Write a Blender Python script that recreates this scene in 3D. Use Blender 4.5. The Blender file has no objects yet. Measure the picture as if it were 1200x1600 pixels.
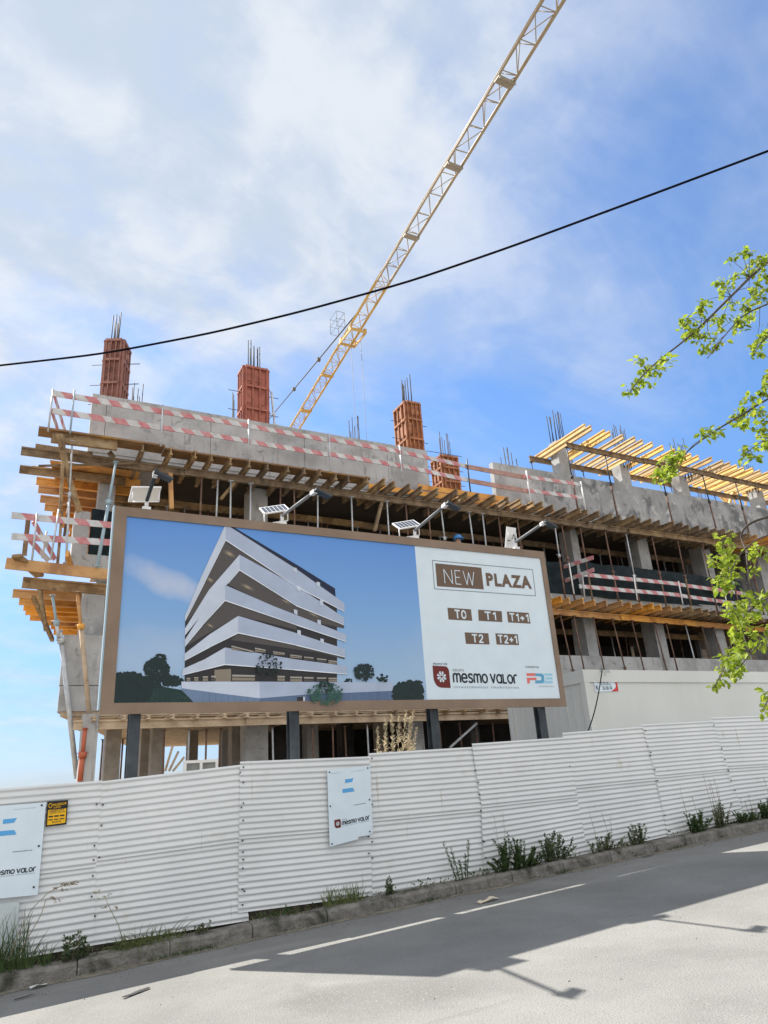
import bpy, bmesh, math, random
from mathutils import Vector, Matrix, noise
random.seed(7)
S = bpy.context.scene
COL = S.collection
R_ = math.radians
# ------------------------------------------------------------------ camera
FPX = 1107.0
CAMZ = 1.65
RX = (0.8879257, 0.10934173, 0.44680235)
RY = (-0.45579578, 0.33996602, 0.82260155)
RZ = (-0.06195294, -0.93405968, 0.35170206)
cd = bpy.data.cameras.new('camera'); cam = bpy.data.objects.new('camera', cd); COL.objects.link(cam)
cam.matrix_world = Matrix(((RX[0], -RX[1], -RX[2], 0), (RY[0], -RY[1], -RY[2], 0), (RZ[0], -RZ[1], -RZ[2], CAMZ), (0, 0, 0, 1)))
cd.sensor_fit = 'VERTICAL'; cd.sensor_height = 24.0; cd.lens = FPX / 1600 * 24.0
cd.clip_start = 0.05; cd.clip_end = 3000
S.camera = cam
# ------------------------------------------------------------------ light
SUN_EL, SUN_AZ = 49.8, 328.0          # azimuth from +Y towards +X
tosun = Vector((math.sin(R_(SUN_AZ)) * math.cos(R_(SUN_EL)), math.cos(R_(SUN_AZ)) * math.cos(R_(SUN_EL)), math.sin(R_(SUN_EL))))
ld = bpy.data.lights.new('sun', 'SUN'); sun = bpy.data.objects.new('sun', ld); COL.objects.link(sun)
ld.energy = 3.75; ld.angle = R_(0.5); ld.color = (1.0, 0.95, 0.87)
sun.rotation_euler = (-tosun).to_track_quat('-Z', 'Y').to_euler()
S.view_settings.view_transform = 'Standard'; S.view_settings.look = 'None'
S.view_settings.gamma = 1.0; S.view_settings.exposure = 1.5
W = bpy.data.worlds.new('World'); S.world = W; W.use_nodes = True
def build_world():
    nt = W.node_tree; n = nt.nodes; l = nt.links; n.clear()
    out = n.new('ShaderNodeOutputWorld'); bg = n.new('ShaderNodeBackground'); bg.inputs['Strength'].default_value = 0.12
    sky = n.new('ShaderNodeTexSky'); sky.sky_type = 'NISHITA'; sky.sun_disc = False
    sky.sun_elevation = R_(SUN_EL); sky.sun_rotation = R_(SUN_AZ); sky.air_density = 1.0; sky.dust_density = 0.6; sky.ozone_density = 2.0
    tc = n.new('ShaderNodeTexCoord'); sep = n.new('ShaderNodeSeparateXYZ'); l.new(tc.outputs['Generated'], sep.inputs[0])
    def M(op, a, b=None, c=None):
        m = n.new('ShaderNodeMath'); m.operation = op
        for i, v in enumerate((a, b, c)):
            if v is None: continue
            if isinstance(v, (int, float)): m.inputs[i].default_value = v
            else: l.new(v, m.inputs[i])
        return m.outputs[0]
    zz = M('ADD', M('MAXIMUM', sep.outputs['Z'], 0.0), 0.22)
    u = M('DIVIDE', sep.outputs['X'], zz); v = M('DIVIDE', sep.outputs['Y'], zz)
    def comb(a, b, c=0.0):
        m = n.new('ShaderNodeCombineXYZ'); l.new(a, m.inputs[0]); l.new(b, m.inputs[1]); m.inputs[2].default_value = c; return m.outputs[0]
    def nz(vec, scale, detail, rough, dist=0.0):
        t = n.new('ShaderNodeTexNoise'); t.inputs['Scale'].default_value = scale; t.inputs['Detail'].default_value = detail
        t.inputs['Roughness'].default_value = rough; t.inputs['Distortion'].default_value = dist; l.new(vec, t.inputs['Vector']); return t.outputs['Fac']
    def ramp(x, a, b):
        m = n.new('ShaderNodeMapRange'); m.interpolation_type = 'SMOOTHSTEP'; l.new(x, m.inputs[0]); m.inputs[1].default_value = a; m.inputs[2].default_value = b; return m.outputs[0]
    # long streaks running across the sky, plus small rippled puffs
    a = M('ADD', M('MULTIPLY', u, 0.55), M('MULTIPLY', v, 0.35)); b = M('SUBTRACT', M('MULTIPLY', v, 1.3), M('MULTIPLY', u, 0.5))
    streak = nz(comb(a, b, 3.1), 2.3, 7, 0.58, 0.7)
    streak2 = nz(comb(a, b, 11.7), 2.6, 7, 0.6, 0.8)
    wide = nz(comb(u, v, 8.0), 0.75, 4, 0.5, 0.3)
    puffs = nz(comb(u, v, 1.0), 8.5, 5, 0.55, 0.25)
    dp = n.new('ShaderNodeVectorMath'); dp.operation = 'DOT_PRODUCT'; l.new(tc.outputs['Generated'], dp.inputs[0]); dp.inputs[1].default_value = tosun
    near = ramp(dp.outputs['Value'], 0.50, 1.0)
    cov = M('ADD', M('ADD', M('MULTIPLY', streak, 0.85), M('MULTIPLY', wide, 0.5)), M('SUBTRACT', M('MULTIPLY', near, 0.46), 0.13))
    cov = M('ADD', cov, M('MULTIPLY', M('SUBTRACT', puffs, 0.5), M('ADD', M('MULTIPLY', near, 0.6), 0.12)))
    low = ramp(sep.outputs['Z'], 0.16, 0.0)
    west = ramp(M('SUBTRACT', sep.outputs['Y'], M('MULTIPLY', sep.outputs['X'], 1.2)), -0.1, 0.9)
    cov = M('ADD', cov, M('MULTIPLY', M('MULTIPLY', low, west), 0.05))
    back = ramp(sep.outputs['Y'], 0.05, -0.45)  # unseen cloud bank added behind the camera to lift the shaded fence and road
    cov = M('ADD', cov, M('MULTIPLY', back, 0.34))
    cov = M('ADD', cov, M('MULTIPLY', ramp(sep.outputs['Z'], 0.38, 0.85), 0.26))
    mask = ramp(cov, 0.42, 1.16)
    mix = n.new('ShaderNodeMix'); mix.data_type = 'RGBA'; l.new(M('MULTIPLY', mask, 0.96), mix.inputs['Factor'])
    hs = n.new('ShaderNodeHueSaturation'); hs.inputs['Saturation'].default_value = 1.05; hs.inputs['Value'].default_value = 1.0; l.new(sky.outputs[0], hs.inputs['Color'])
    tint = n.new('ShaderNodeMix'); tint.data_type = 'RGBA'; tint.blend_type = 'MULTIPLY'; tint.inputs['Factor'].default_value = 1.0; l.new(hs.outputs[0], tint.inputs[6])
    hz = n.new('ShaderNodeMix'); hz.data_type = 'RGBA'; l.new(ramp(sep.outputs['Z'], 0.0, 0.45), hz.inputs['Factor']); hz.inputs[6].default_value = (0.25, 0.31, 0.47, 1); hz.inputs[7].default_value = (0.47, 0.585, 0.70, 1)
    l.new(hz.outputs[2], tint.inputs[7]); l.new(tint.outputs[2], mix.inputs[6])
    cl = n.new('ShaderNodeMix'); cl.data_type = 'RGBA'; l.new(ramp(M('ADD', M('MULTIPLY', puffs, 0.5), M('MULTIPLY', streak2, 0.5)), 0.40, 0.62), cl.inputs['Factor'])
    cl.inputs[6].default_value = (1.82, 2.08, 2.46, 1); cl.inputs[7].default_value = (2.42, 2.56, 2.74, 1)
    cb = n.new('ShaderNodeMix'); cb.data_type = 'RGBA'; l.new(ramp(sep.outputs['Y'], 0.05, -0.45), cb.inputs['Factor']); l.new(cl.outputs[2], cb.inputs[6]); cb.inputs[7].default_value = (4.9, 4.8, 4.6, 1)  # the added rear clouds are extra bright, as fill light
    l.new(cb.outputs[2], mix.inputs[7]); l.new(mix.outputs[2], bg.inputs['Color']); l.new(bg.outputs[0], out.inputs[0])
build_world()

# ------------------------------------------------------------------ helpers
def ray(px, py):
    c = (px - 600, py - 800, FPX)
    return Vector((sum(RX[i] * c[i] for i in range(3)), sum(RY[i] * c[i] for i in range(3)), sum(RZ[i] * c[i] for i in range(3))))
def P(px, py, Y):                     # the point of the vertical plane Y behind a spot of the photograph
    d = ray(px, py); t = Y / d.y; return Vector((d.x * t, Y, CAMZ + d.z * t))
def PZ(px, py, z):                    # the point at height z
    d = ray(px, py); t = (z - CAMZ) / d.z; return Vector((d.x * t, d.y * t, z))
RG0, RGX, RGY = -0.225, 0.042, -0.0174
def road_z(x, y): return RG0 + RGX * x + RGY * (y - 9.7)
def PR(px, py, up=0.0):               # the point on the sloping road
    d = ray(px, py); t = (RG0 - RGY * 9.7 + up - CAMZ) / (d.z - RGX * d.x - RGY * d.y); return Vector((d.x * t, d.y * t, CAMZ + d.z * t))
def s2l(c): return tuple(((v / 255) / 12.92 if v / 255 <= 0.04045 else ((v / 255 + 0.055) / 1.055) ** 2.4) for v in c)
ONES = ['', 'first', 'second', 'third', 'fourth', 'fifth', 'sixth', 'seventh', 'eighth', 'ninth', 'tenth', 'eleventh', 'twelfth', 'thirteenth', 'fourteenth', 'fifteenth', 'sixteenth', 'seventeenth', 'eighteenth', 'nineteenth']
TENS = {20: ('twenty', 'twentieth'), 30: ('thirty', 'thirtieth'), 40: ('forty', 'fortieth'), 50: ('fifty', 'fiftieth'), 60: ('sixty', 'sixtieth'), 70: ('seventy', 'seventieth'), 80: ('eighty', 'eightieth')}
def ordw(k):
    if k < 20: return ONES[k]
    t = k // 10 * 10
    return TENS[t][1] if k == t else TENS[t][0] + '-' + ONES[k - t]

def tag(o, label=None, cat=None, group=None, kind=None):
    if label: o['label'] = label
    if label and cat and not kind: kind = 'thing'
    if cat: o['category'] = cat
    if group: o['group'] = group
    if kind: o['kind'] = kind
    return o
def thing(name, loc, label, cat, group=None):
    o = bpy.data.objects.new(name, None); COL.objects.link(o); o.location = loc; o.empty_display_size = 0.1
    return tag(o, label, cat, group)
def wloc(o):
    v = Vector(o.location)
    while o.parent: o = o.parent; v += Vector(o.location)
    return v

class MB:
    def __init__(s): s.v = []; s.f = []; s.m = []; s.sm = []
    def add(s, vs, fs, mi=0, smooth=False):
        b = len(s.v); s.v += [Vector(v) for v in vs]
        for f in fs: s.f.append([b + i for i in f]); s.m.append(mi); s.sm.append(smooth)
    def box(s, x0, x1, y0, y1, z0, z1, mi=0):
        s.add([(x0, y0, z0), (x1, y0, z0), (x1, y1, z0), (x0, y1, z0), (x0, y0, z1), (x1, y0, z1), (x1, y1, z1), (x0, y1, z1)],
              [(0, 3, 2, 1), (4, 5, 6, 7), (0, 1, 5, 4), (1, 2, 6, 5), (2, 3, 7, 6), (3, 0, 4, 7)], mi)
    def beam(s, a, b, w, h, mi=0, up=(0, 0, 1)):   # rectangular bar a->b, width w, height h
        a, b = Vector(a), Vector(b); d = (b - a).normalized(); up = Vector(up)
        if abs(d.dot(up)) > 0.98: up = Vector((0, 1, 0))
        x = d.cross(up).normalized() * w / 2; y = x.cross(d).normalized() * h / 2
        vs = [a - x - y, a + x - y, a + x + y, a - x + y, b - x - y, b + x - y, b + x + y, b - x + y]
        s.add(vs, [(0, 1, 2, 3), (7, 6, 5, 4), (0, 4, 5, 1), (1, 5, 6, 2), (2, 6, 7, 3), (3, 7, 4, 0)], mi)
    def ibeam(s, a, b, h=0.2, w=0.08, mi=0, up=(0, 0, 1), fl=0.04, web=0.028):
        a, b = Vector(a), Vector(b); d = (b - a).normalized(); up = Vector(up)
        x = d.cross(up).normalized(); y = x.cross(d).normalized()
        p = [(-w/2, -h/2), (w/2, -h/2), (w/2, -h/2+fl), (web/2, -h/2+fl), (web/2, h/2-fl), (w/2, h/2-fl), (w/2, h/2), (-w/2, h/2), (-w/2, h/2-fl), (-web/2, h/2-fl), (-web/2, -h/2+fl), (-w/2, -h/2+fl)]
        vs = [a + x * u + y * v for u, v in p] + [b + x * u + y * v for u, v in p]
        n = 12; fs = [(i, i + n, (i + 1) % n + n, (i + 1) % n) for i in range(n)]
        for o in (0, n):
            for q in ((0, 1, 2, 11), (11, 2, 3, 10), (10, 3, 4, 9), (9, 4, 5, 8), (8, 5, 6, 7)):
                fs.append([o + i for i in (q if o else q[::-1])])
        s.add(vs, fs, mi)
    def tube(s, pts, r, n=8, mi=0, cap=True, smooth=True):
        pts = [Vector(p) for p in pts]; rs = r if isinstance(r, (list, tuple)) else [r] * len(pts)
        vs = []; fs = []; prev = None
        for i, p in enumerate(pts):
            d = (pts[min(i + 1, len(pts) - 1)] - pts[max(i - 1, 0)]).normalized()
            if prev is None:
                x = d.orthogonal().normalized()
            else:
                x = prev - d * prev.dot(d); x = x.normalized() if x.length > 1e-6 else d.orthogonal().normalized()
            prev = x; y = d.cross(x)
            for k in range(n):
                a = 2 * math.pi * k / n; vs.append(p + (x * math.cos(a) + y * math.sin(a)) * rs[i])
        for i in range(len(pts) - 1):
            for k in range(n): fs.append((i*n+k, i*n+(k+1) % n, (i+1)*n+(k+1) % n, (i+1)*n+k))
        s.add(vs, fs, mi, smooth)
        if cap:
            b = len(s.v) - len(vs)
            s.f.append([b + k for k in range(n)][::-1]); s.m.append(mi); s.sm.append(False)
            s.f.append([b + (len(pts)-1)*n + k for k in range(n)]); s.m.append(mi); s.sm.append(False)
    def poly(s, pts, mi=0): s.add(pts, [tuple(range(len(pts)))], mi)
    def prism(s, pts, off, mi=0):                  # closed polygon pushed along off
        n = len(pts); off = Vector(off); vs = [Vector(p) for p in pts] + [Vector(p) + off for p in pts]
        s.add(vs, [tuple(range(n)), tuple(range(2*n-1, n-1, -1))] + [(i, i+n, (i+1) % n + n, (i+1) % n) for i in range(n)], mi)
    def build(s, name, mats, parent=None, loc=None, fixn=True):
        me = bpy.data.meshes.new(name)
        o = bpy.data.objects.new(name, me); COL.objects.link(o)
        base = Vector((0, 0, 0))
        if parent is not None: o.parent = parent; base = wloc(parent)
        if loc is not None: o.location = Vector(loc) - base if parent is not None else loc; base = Vector(loc)
        me.from_pydata([tuple(v - base) for v in s.v], [], s.f)
        for m in (mats if isinstance(mats, (list, tuple)) else [mats]): me.materials.append(m)
        me.polygons.foreach_set('material_index', s.m); me.polygons.foreach_set('use_smooth', s.sm); me.update()
        if fixn:
            bm = bmesh.new(); bm.from_mesh(me); bmesh.ops.recalc_face_normals(bm, faces=bm.faces); bm.to_mesh(me); bm.free()
        return o

# ------------------------------------------------------------------ materials
MATS = {}
def mat(name, cols, scale=4.0, rough=0.8, detail=6, bump=0.0, bscale=40.0, spots=None, metal=0.0, stretch=None, contrast=(0.35, 0.65), spec=0.3, trans=0.0, vary=0.0):
    """noise-mixed colours in object space; spots = (colour, scale, threshold) adds stains of their own shape"""
    m = bpy.data.materials.new(name); m.use_nodes = True; nt = m.node_tree; n = nt.nodes; l = nt.links
    b = n['Principled BSDF']; b.inputs['Roughness'].default_value = rough; b.inputs['Metallic'].default_value = metal; b.inputs['Specular IOR Level'].default_value = spec
    tc = n.new('ShaderNodeNewGeometry'); vec = tc.outputs['Position']
    if stretch:
        mp = n.new('ShaderNodeMapping'); mp.inputs['Scale'].default_value = stretch; l.new(vec, mp.inputs[0]); vec = mp.outputs[0]
    t = n.new('ShaderNodeTexNoise'); t.inputs['Scale'].default_value = scale; t.inputs['Detail'].default_value = detail; t.inputs['Roughness'].default_value = 0.6; l.new(vec, t.inputs['Vector'])
    r = n.new('ShaderNodeValToRGB'); l.new(t.outputs['Fac'], r.inputs[0])
    e = r.color_ramp.elements
    ks = len(cols)
    for i, c in enumerate(cols):
        pos = contrast[0] + (contrast[1] - contrast[0]) * (i / max(1, ks - 1))
        if i < 2: el = e[i]; el.position = pos
        else: el = e.new(pos)
        el.color = (*c, 1)
    if ks == 1: e[1].color = (*cols[0], 1)
    colr = r.outputs[0]
    if spots:
        for sp_ in spots:
            (sc, ss, th) = sp_[:3]; v2 = vec
            if len(sp_) > 3:
                mp2 = n.new('ShaderNodeMapping'); mp2.inputs['Scale'].default_value = sp_[3]; l.new(vec, mp2.inputs[0]); v2 = mp2.outputs[0]
            t2 = n.new('ShaderNodeTexNoise'); t2.inputs['Scale'].default_value = ss; t2.inputs['Detail'].default_value = 5; t2.inputs['Distortion'].default_value = 0.5; l.new(v2, t2.inputs['Vector'])
            mr = n.new('ShaderNodeMapRange'); l.new(t2.outputs['Fac'], mr.inputs[0]); mr.inputs[1].default_value = th; mr.inputs[2].default_value = th + 0.12
            mx = n.new('ShaderNodeMix'); mx.data_type = 'RGBA'; l.new(mr.outputs[0], mx.inputs['Factor']); l.new(colr, mx.inputs[6]); mx.inputs[7].default_value = (*sc, 1); colr = mx.outputs[2]
    if vary:                                     # every beam or board has its own age
        oi = n.new('ShaderNodeObjectInfo'); vr = n.new('ShaderNodeMapRange'); l.new(oi.outputs['Random'], vr.inputs[0]); vr.inputs[3].default_value = 1 - vary; vr.inputs[4].default_value = 1 + vary * .6
        hv = n.new('ShaderNodeHueSaturation'); l.new(vr.outputs[0], hv.inputs['Value']); l.new(colr, hv.inputs['Color']); vs_ = n.new('ShaderNodeMapRange'); l.new(oi.outputs['Random'], vs_.inputs[0]); vs_.inputs[3].default_value = .8; vs_.inputs[4].default_value = 1.08; l.new(vs_.outputs[0], hv.inputs['Saturation']); colr = hv.outputs[0]
    l.new(colr, b.inputs['Base Color'])
    if bump:
        t3 = n.new('ShaderNodeTexNoise'); t3.inputs['Scale'].default_value = bscale; t3.inputs['Detail'].default_value = 4; l.new(vec, t3.inputs['Vector'])
        bp = n.new('ShaderNodeBump'); bp.inputs['Strength'].default_value = bump; bp.inputs['Distance'].default_value = 0.02; l.new(t3.outputs['Fac'], bp.inputs['Height']); l.new(bp.outputs[0], b.inputs['Normal'])
    if trans:
        tr = n.new('ShaderNodeBsdfTranslucent'); l.new(colr, tr.inputs[0]); ms = n.new('ShaderNodeMixShader'); ms.inputs[0].default_value = trans
        l.new(b.outputs[0], ms.inputs[1]); l.new(tr.outputs[0], ms.inputs[2]); l.new(ms.outputs[0], n['Material Output'].inputs[0])
    MATS[name] = m; return m
def flat(name, rgb, rough=0.6): return mat(name, [tuple(c * 0.94 for c in rgb), rgb], scale=3, rough=rough)
M_asph = mat('asphalt', [(0.182, 0.181, 0.173), (0.226, 0.224, 0.214)], scale=0.9, rough=1.0, bump=0.6, bscale=60, spots=[((0.165, 0.163, 0.155), 0.5, 0.56), ((0.228, 0.225, 0.214), 38, 0.57), ((0.155, 0.153, 0.147), 46, 0.60), ((0.11, 0.108, 0.104), 9, 0.75), ((0.245, 0.242, 0.228), 1.3, 0.62, (.25, 1, 1)), ((0.15, 0.148, 0.142), 2.2, 0.66, (.12, 1, 1))], spec=0.05)
M_kerb = mat('kerb_stone', [(0.12, 0.112, 0.10), (0.215, 0.205, 0.185)], scale=7, rough=1.0, bump=1.0, bscale=30, spots=[((0.055, 0.055, 0.042), 2.6, 0.54), ((0.28, 0.27, 0.25), 22, 0.64)], spec=0.1)
M_dirt = mat('dirt', [(0.20, 0.16, 0.12), (0.34, 0.29, 0.23)], scale=2.5, rough=1.0, bump=0.6, bscale=25)
M_conc = mat('concrete', [(0.27, 0.27, 0.265), (0.36, 0.36, 0.355), (0.42, 0.42, 0.415)], scale=1.3, rough=0.95, bump=0.25, bscale=26, spots=[((0.22, 0.22, 0.215), 4.5, 0.60), ((0.24, 0.235, 0.23), 2.6, 0.60, (3, 3, .4)), ((0.47, 0.47, 0.46), 7, 0.66)])
M_conc_st = mat('stained_concrete', [(0.24, 0.245, 0.245), (0.36, 0.36, 0.36)], scale=1.2, rough=0.9, bump=0.2, bscale=30, spots=[((0.145, 0.15, 0.155), 1.5, 0.50, (1.2, 1, .9)), ((0.46, 0.46, 0.45), 3.4, 0.57), ((0.13, 0.135, 0.14), 6, 0.62)])
M_concd = mat('shade_dark_concrete', [(0.035, 0.034, 0.033), (0.065, 0.063, 0.06)], scale=2, rough=0.95)  # concrete darkened to carry the shade of the interior
M_org = mat('orange_formwork_timber', [(0.42, 0.17, 0.03), (0.62, 0.29, 0.05), (0.70, 0.36, 0.07)], scale=2.2, rough=0.6, spots=[((0.30, 0.15, 0.06), 5, 0.62), ((0.42, 0.36, 0.28), 9, 0.66)], vary=.35)
M_gold = mat('golden_formwork_timber', [(0.62, 0.38, 0.12), (0.76, 0.52, 0.20)], scale=2.2, rough=0.6, spots=[((0.5, 0.27, 0.07), 5, 0.62), ((0.5, 0.46, 0.4), 10, 0.65), ((0.3, 0.17, 0.07), 3, 0.66)], vary=.30)
M_brn = mat('weathered_timber', [(0.15, 0.095, 0.048), (0.25, 0.165, 0.085), (0.34, 0.24, 0.13)], scale=3.0, rough=0.85, bump=0.3, bscale=60, spots=[((0.33, 0.26, 0.18), 6, 0.62), ((0.09, 0.06, 0.04), 4, 0.6)], vary=.30)
M_tan = mat('pale_sawn_timber', [(0.36, 0.27, 0.18), (0.52, 0.41, 0.29)], scale=3.0, rough=0.85, bump=0.2, bscale=60, spots=[((0.26, 0.18, 0.11), 5, 0.62)])
M_sof = mat('shade_dark_soffit_plywood', [(0.035, 0.026, 0.018), (0.06, 0.045, 0.03)], scale=1.5, rough=0.8)  # plywood darkened so the open storeys look shaded
M_ply = mat('formwork_plywood', [(0.16, 0.09, 0.045), (0.26, 0.15, 0.07)], scale=1.5, rough=0.7, spots=[((0.42, 0.24, 0.04), 1.4, 0.60)])
M_red = mat('red_formwork', [(0.24, 0.075, 0.052), (0.38, 0.13, 0.09)], scale=3, rough=0.7, spots=[((0.40, 0.19, 0.14), 5, 0.62), ((0.12, 0.04, 0.03), 4, 0.62)])
M_orr = mat('rusty_orange_formwork', [(0.16, 0.055, 0.024), (0.30, 0.105, 0.04)], scale=3, rough=0.7, spots=[((0.16, 0.06, 0.03), 4, 0.6)])
M_fence = mat('white_sheet_paint', [(0.57, 0.585, 0.58), (0.635, 0.645, 0.64)], scale=0.8, rough=0.45, spots=[((0.53, 0.52, 0.48), 2.2, 0.64), ((0.44, 0.42, 0.37), 3.0, 0.66, (4, 1, .35)), ((0.36, 0.34, 0.30), 14, 0.78)], spec=0.3)
M_cabin = mat('cream_cabin_paint', [(0.52, 0.53, 0.50), (0.58, 0.59, 0.56)], scale=0.7, rough=0.5, stretch=(1, 1, 0.4))
M_frame = mat('brown_frame_paint', [(0.19, 0.135, 0.095), (0.235, 0.17, 0.12)], scale=2, rough=0.5)
M_edge = flat('pale_steel_edge', (0.30, 0.40, 0.45), 0.5)
M_post = mat('dark_steel', [(0.025, 0.032, 0.038), (0.05, 0.06, 0.07)], scale=4, rough=0.5)
M_galv = mat('galvanised_steel', [(0.36, 0.38, 0.39), (0.52, 0.54, 0.55)], scale=6, rough=0.45, metal=0.3)
M_rust = mat('rusty_steel', [(0.10, 0.06, 0.045), (0.20, 0.12, 0.085)], scale=6, rough=0.8)
M_rebar = mat('rebar_steel', [(0.025, 0.028, 0.036), (0.06, 0.06, 0.066)], scale=8, rough=0.7)
M_redp = flat('orange_red_paint', (0.44, 0.12, 0.065))
M_colt = mat('pale_brown_column', [(0.24, 0.215, 0.185), (0.34, 0.31, 0.27)], scale=3, rough=.9, spots=[((0.18, 0.15, 0.12), 4, .62)])
M_yel = mat('crane_yellow', [(0.42, 0.26, 0.06), (0.55, 0.36, 0.11)], scale=1, rough=0.55)
M_cw = mat('crane_faded_beige', [(0.27, 0.215, 0.14), (0.36, 0.30, 0.21)], scale=1, rough=0.5)
M_cwd = flat('crane_plate_grey', (0.26, 0.23, 0.18))
M_crd = flat('crane_dark_steel', (0.12, 0.11, 0.10))
M_tarp = mat('dark_tarpaulin', [(0.004, 0.009, 0.011), (0.013, 0.023, 0.027)], scale=3, rough=0.5, bump=1.0, bscale=4, spec=0.12)
M_wb = mat('white_board_paint', [(0.40, 0.40, 0.39), (0.56, 0.555, 0.55)], scale=5, rough=0.7)
M_rb = mat('faded_red_paint', [(0.44, 0.15, 0.16), (0.50, 0.26, 0.26)], scale=5, rough=0.7)
M_cable = mat('black_cable', [(0.008, 0.008, 0.012), (0.012, 0.012, 0.016)], rough=1.0, spec=0.0)
M_white = flat('white_lacquer', (0.78, 0.78, 0.77), 0.35)
M_pole = mat('pole_concrete', [(0.3, 0.29, 0.27), (0.4, 0.39, 0.37)], scale=3)
M_leaf = mat('spring_leaf', [(0.10, 0.17, 0.015), (0.27, 0.36, 0.03), (0.46, 0.48, 0.07)], scale=16, rough=0.5, trans=0.55, contrast=(0.3, 0.7))
M_bark = mat('bark', [(0.035, 0.028, 0.022), (0.09, 0.075, 0.06)], scale=14, rough=0.95)
M_weed = mat('weed_leaf', [(0.035, 0.065, 0.02), (0.075, 0.12, 0.035)], scale=14, rough=0.7, trans=0.3)
M_weed2 = mat('dusty_weed_leaf', [(0.05, 0.08, 0.035), (0.10, 0.14, 0.065)], scale=14, rough=0.7, trans=0.3)
M_grass = mat('grass_blade', [(0.08, 0.11, 0.035), (0.17, 0.19, 0.07)], scale=12, rough=0.7, trans=0.3)
M_dry = mat('dry_stem', [(0.20, 0.16, 0.095), (0.38, 0.31, 0.19)], scale=12, rough=0.8, trans=0.3)
M_plume = mat('reed_plume', [(0.48, 0.40, 0.26), (0.66, 0.57, 0.40)], scale=12, rough=0.9, trans=0.4)
M_blackgap = flat('black_screw', (0.03, 0.03, 0.03))

# ------------------------------------------------------------------ ground, road, kerb
def sheet(name, x0, x1, y0, y1, m, nx, ny, zf):
    mb = MB(); vs = []; fs = []
    for j in range(ny + 1):
        for i in range(nx + 1):
            x = x0 + (x1 - x0) * i / nx; y = y0 + (y1 - y0) * j / ny; vs.append((x, y, zf(x, y)))
    for j in range(ny):
        for i in range(nx): fs.append((j*(nx+1)+i, j*(nx+1)+i+1, (j+1)*(nx+1)+i+1, (j+1)*(nx+1)+i))
    mb.add(vs, fs, 0, True); o = mb.build(name, m, fixn=False); tag(o, kind='structure'); return o
def clampx(x): return max(-14.0, min(x, 26.0))
sheet('road', -60, 80, 2.3, 9.715, M_asph, 70, 4, lambda x, y: road_z(clampx(x), y))
sheet('pavement', -60, 80, -6, 2.16, M_kerb, 20, 4, lambda x, y: road_z(clampx(x), 2.2) + 0.13)
sheet('near_kerb', -60, 80, 2.16, 2.3, M_kerb, 70, 1, lambda x, y: road_z(clampx(x), 2.2) + (0.126 if y < 2.25 else 0.0))
def gz(x, y): return road_z(clampx(x), 9.9) + 0.08 + 0.12 * noise.noise(Vector((x * .3, y * .3, 0))) + min(0.5, max(0, (y - 10.2) * 0.06))
sheet('site_ground', -120, 200, 9.9, 240, M_dirt, 80, 60, lambda x, y: gz(x, y) - (0.1 if y > 60 else 0))
sheet('ground', -900, 900, -900, 900, M_dirt, 20, 20, lambda x, y: -2.4)
kb = MB(); NK = 260
for i in range(NK):
    pass
rows = []; KX = []
for i in range(NK + 1): KX.append((-8 + 30 * i / NK, 0))
for j in range(30): KX += [(-8 + j * 1.0 + .031, 0), (-8 + j * 1.0 + .040, 1), (-8 + j * 1.0 + .049, 0)]
KX.sort(); NK = len(KX) - 1
for i, (x, jt) in enumerate(KX):
    w = 0.012 * noise.noise(Vector((x * 3.1, 0, 5))) + 0.007 * noise.noise(Vector((x * 13, 2, 5)))
    h = 0.155 + 0.018 * noise.noise(Vector((x * 1.7, 7, 1))) - .02 * jt
    w += .03 * jt; z = road_z(x, 9.71)
    rows.append([(x, 9.70 + w, z - 0.05), (x, 9.71 + w, z + h - 0.035), (x, 9.745 + w, z + h), (x, 9.93, z + h + 0.01), (x, 9.99, z + h - 0.05), (x, 10.35, z + h - 0.10)])
vs = [p for r in rows for p in r]; fs = []
for i in range(NK):
    for k in range(5): fs.append((i*6+k, (i+1)*6+k, (i+1)*6+k+1, i*6+k+1))
kb.add(vs, fs, 0, False); tag(kb.build('kerb', M_kerb, fixn=False), kind='structure')
bkm = MB(); vs = []; fs = []
for i in range(201):
    x = -8 + 30 * i / 200; z = road_z(x, 9.71); h = .36 + .08 * noise.noise(Vector((x * 2.2, 4, 1)))
    vs += [(x, 10.10 + .03 * noise.noise(Vector((x * 5, 1, 1))), z), (x, 10.13 + .03 * noise.noise(Vector((x * 4, 2, 1))), z + h), (x, 10.6, z + h - .02), (x, 11.2, z - .1)]
for i in range(200):
    for k in range(3): fs.append((i*4+k, (i+1)*4+k, (i+1)*4+k+1, i*4+k+1))
M_gapshade = mat('gap_shade_soil', [(0.03, 0.026, 0.02), (0.07, 0.06, 0.045)], scale=9, rough=1, bump=1, bscale=30)  # added bank, its dark colour stands in for shade under the fence
bkm.add(vs, fs); tag(bkm.build('gap_shade_bank', M_gapshade, fixn=False), kind='structure')
# dusty gutter line along the kerb
gm = MB(); vs = []; fs = []
for i in range(301):
    x = -6 + 26 * i / 300; wd = 0.10 + 0.10 * max(0, noise.noise(Vector((x * 1.1, 3, 3))) + 0.45) + 0.03 * noise.noise(Vector((x * 9, 1, 0)))
    vs += [(x, 9.72 - wd, road_z(x, 9.72 - wd) + 0.004), (x, 9.72, road_z(x, 9.72) + 0.012)]
for i in range(300): fs.append((2*i, 2*i+2, 2*i+3, 2*i+1))
M_gut = mat('gutter_dust', [(0.13, 0.115, 0.09), (0.24, 0.215, 0.175)], scale=9, rough=1, bump=0.6, bscale=60)
gm.add(vs, fs); tag(gm.build('gutter', M_gut, fixn=False), kind='structure')

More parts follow.
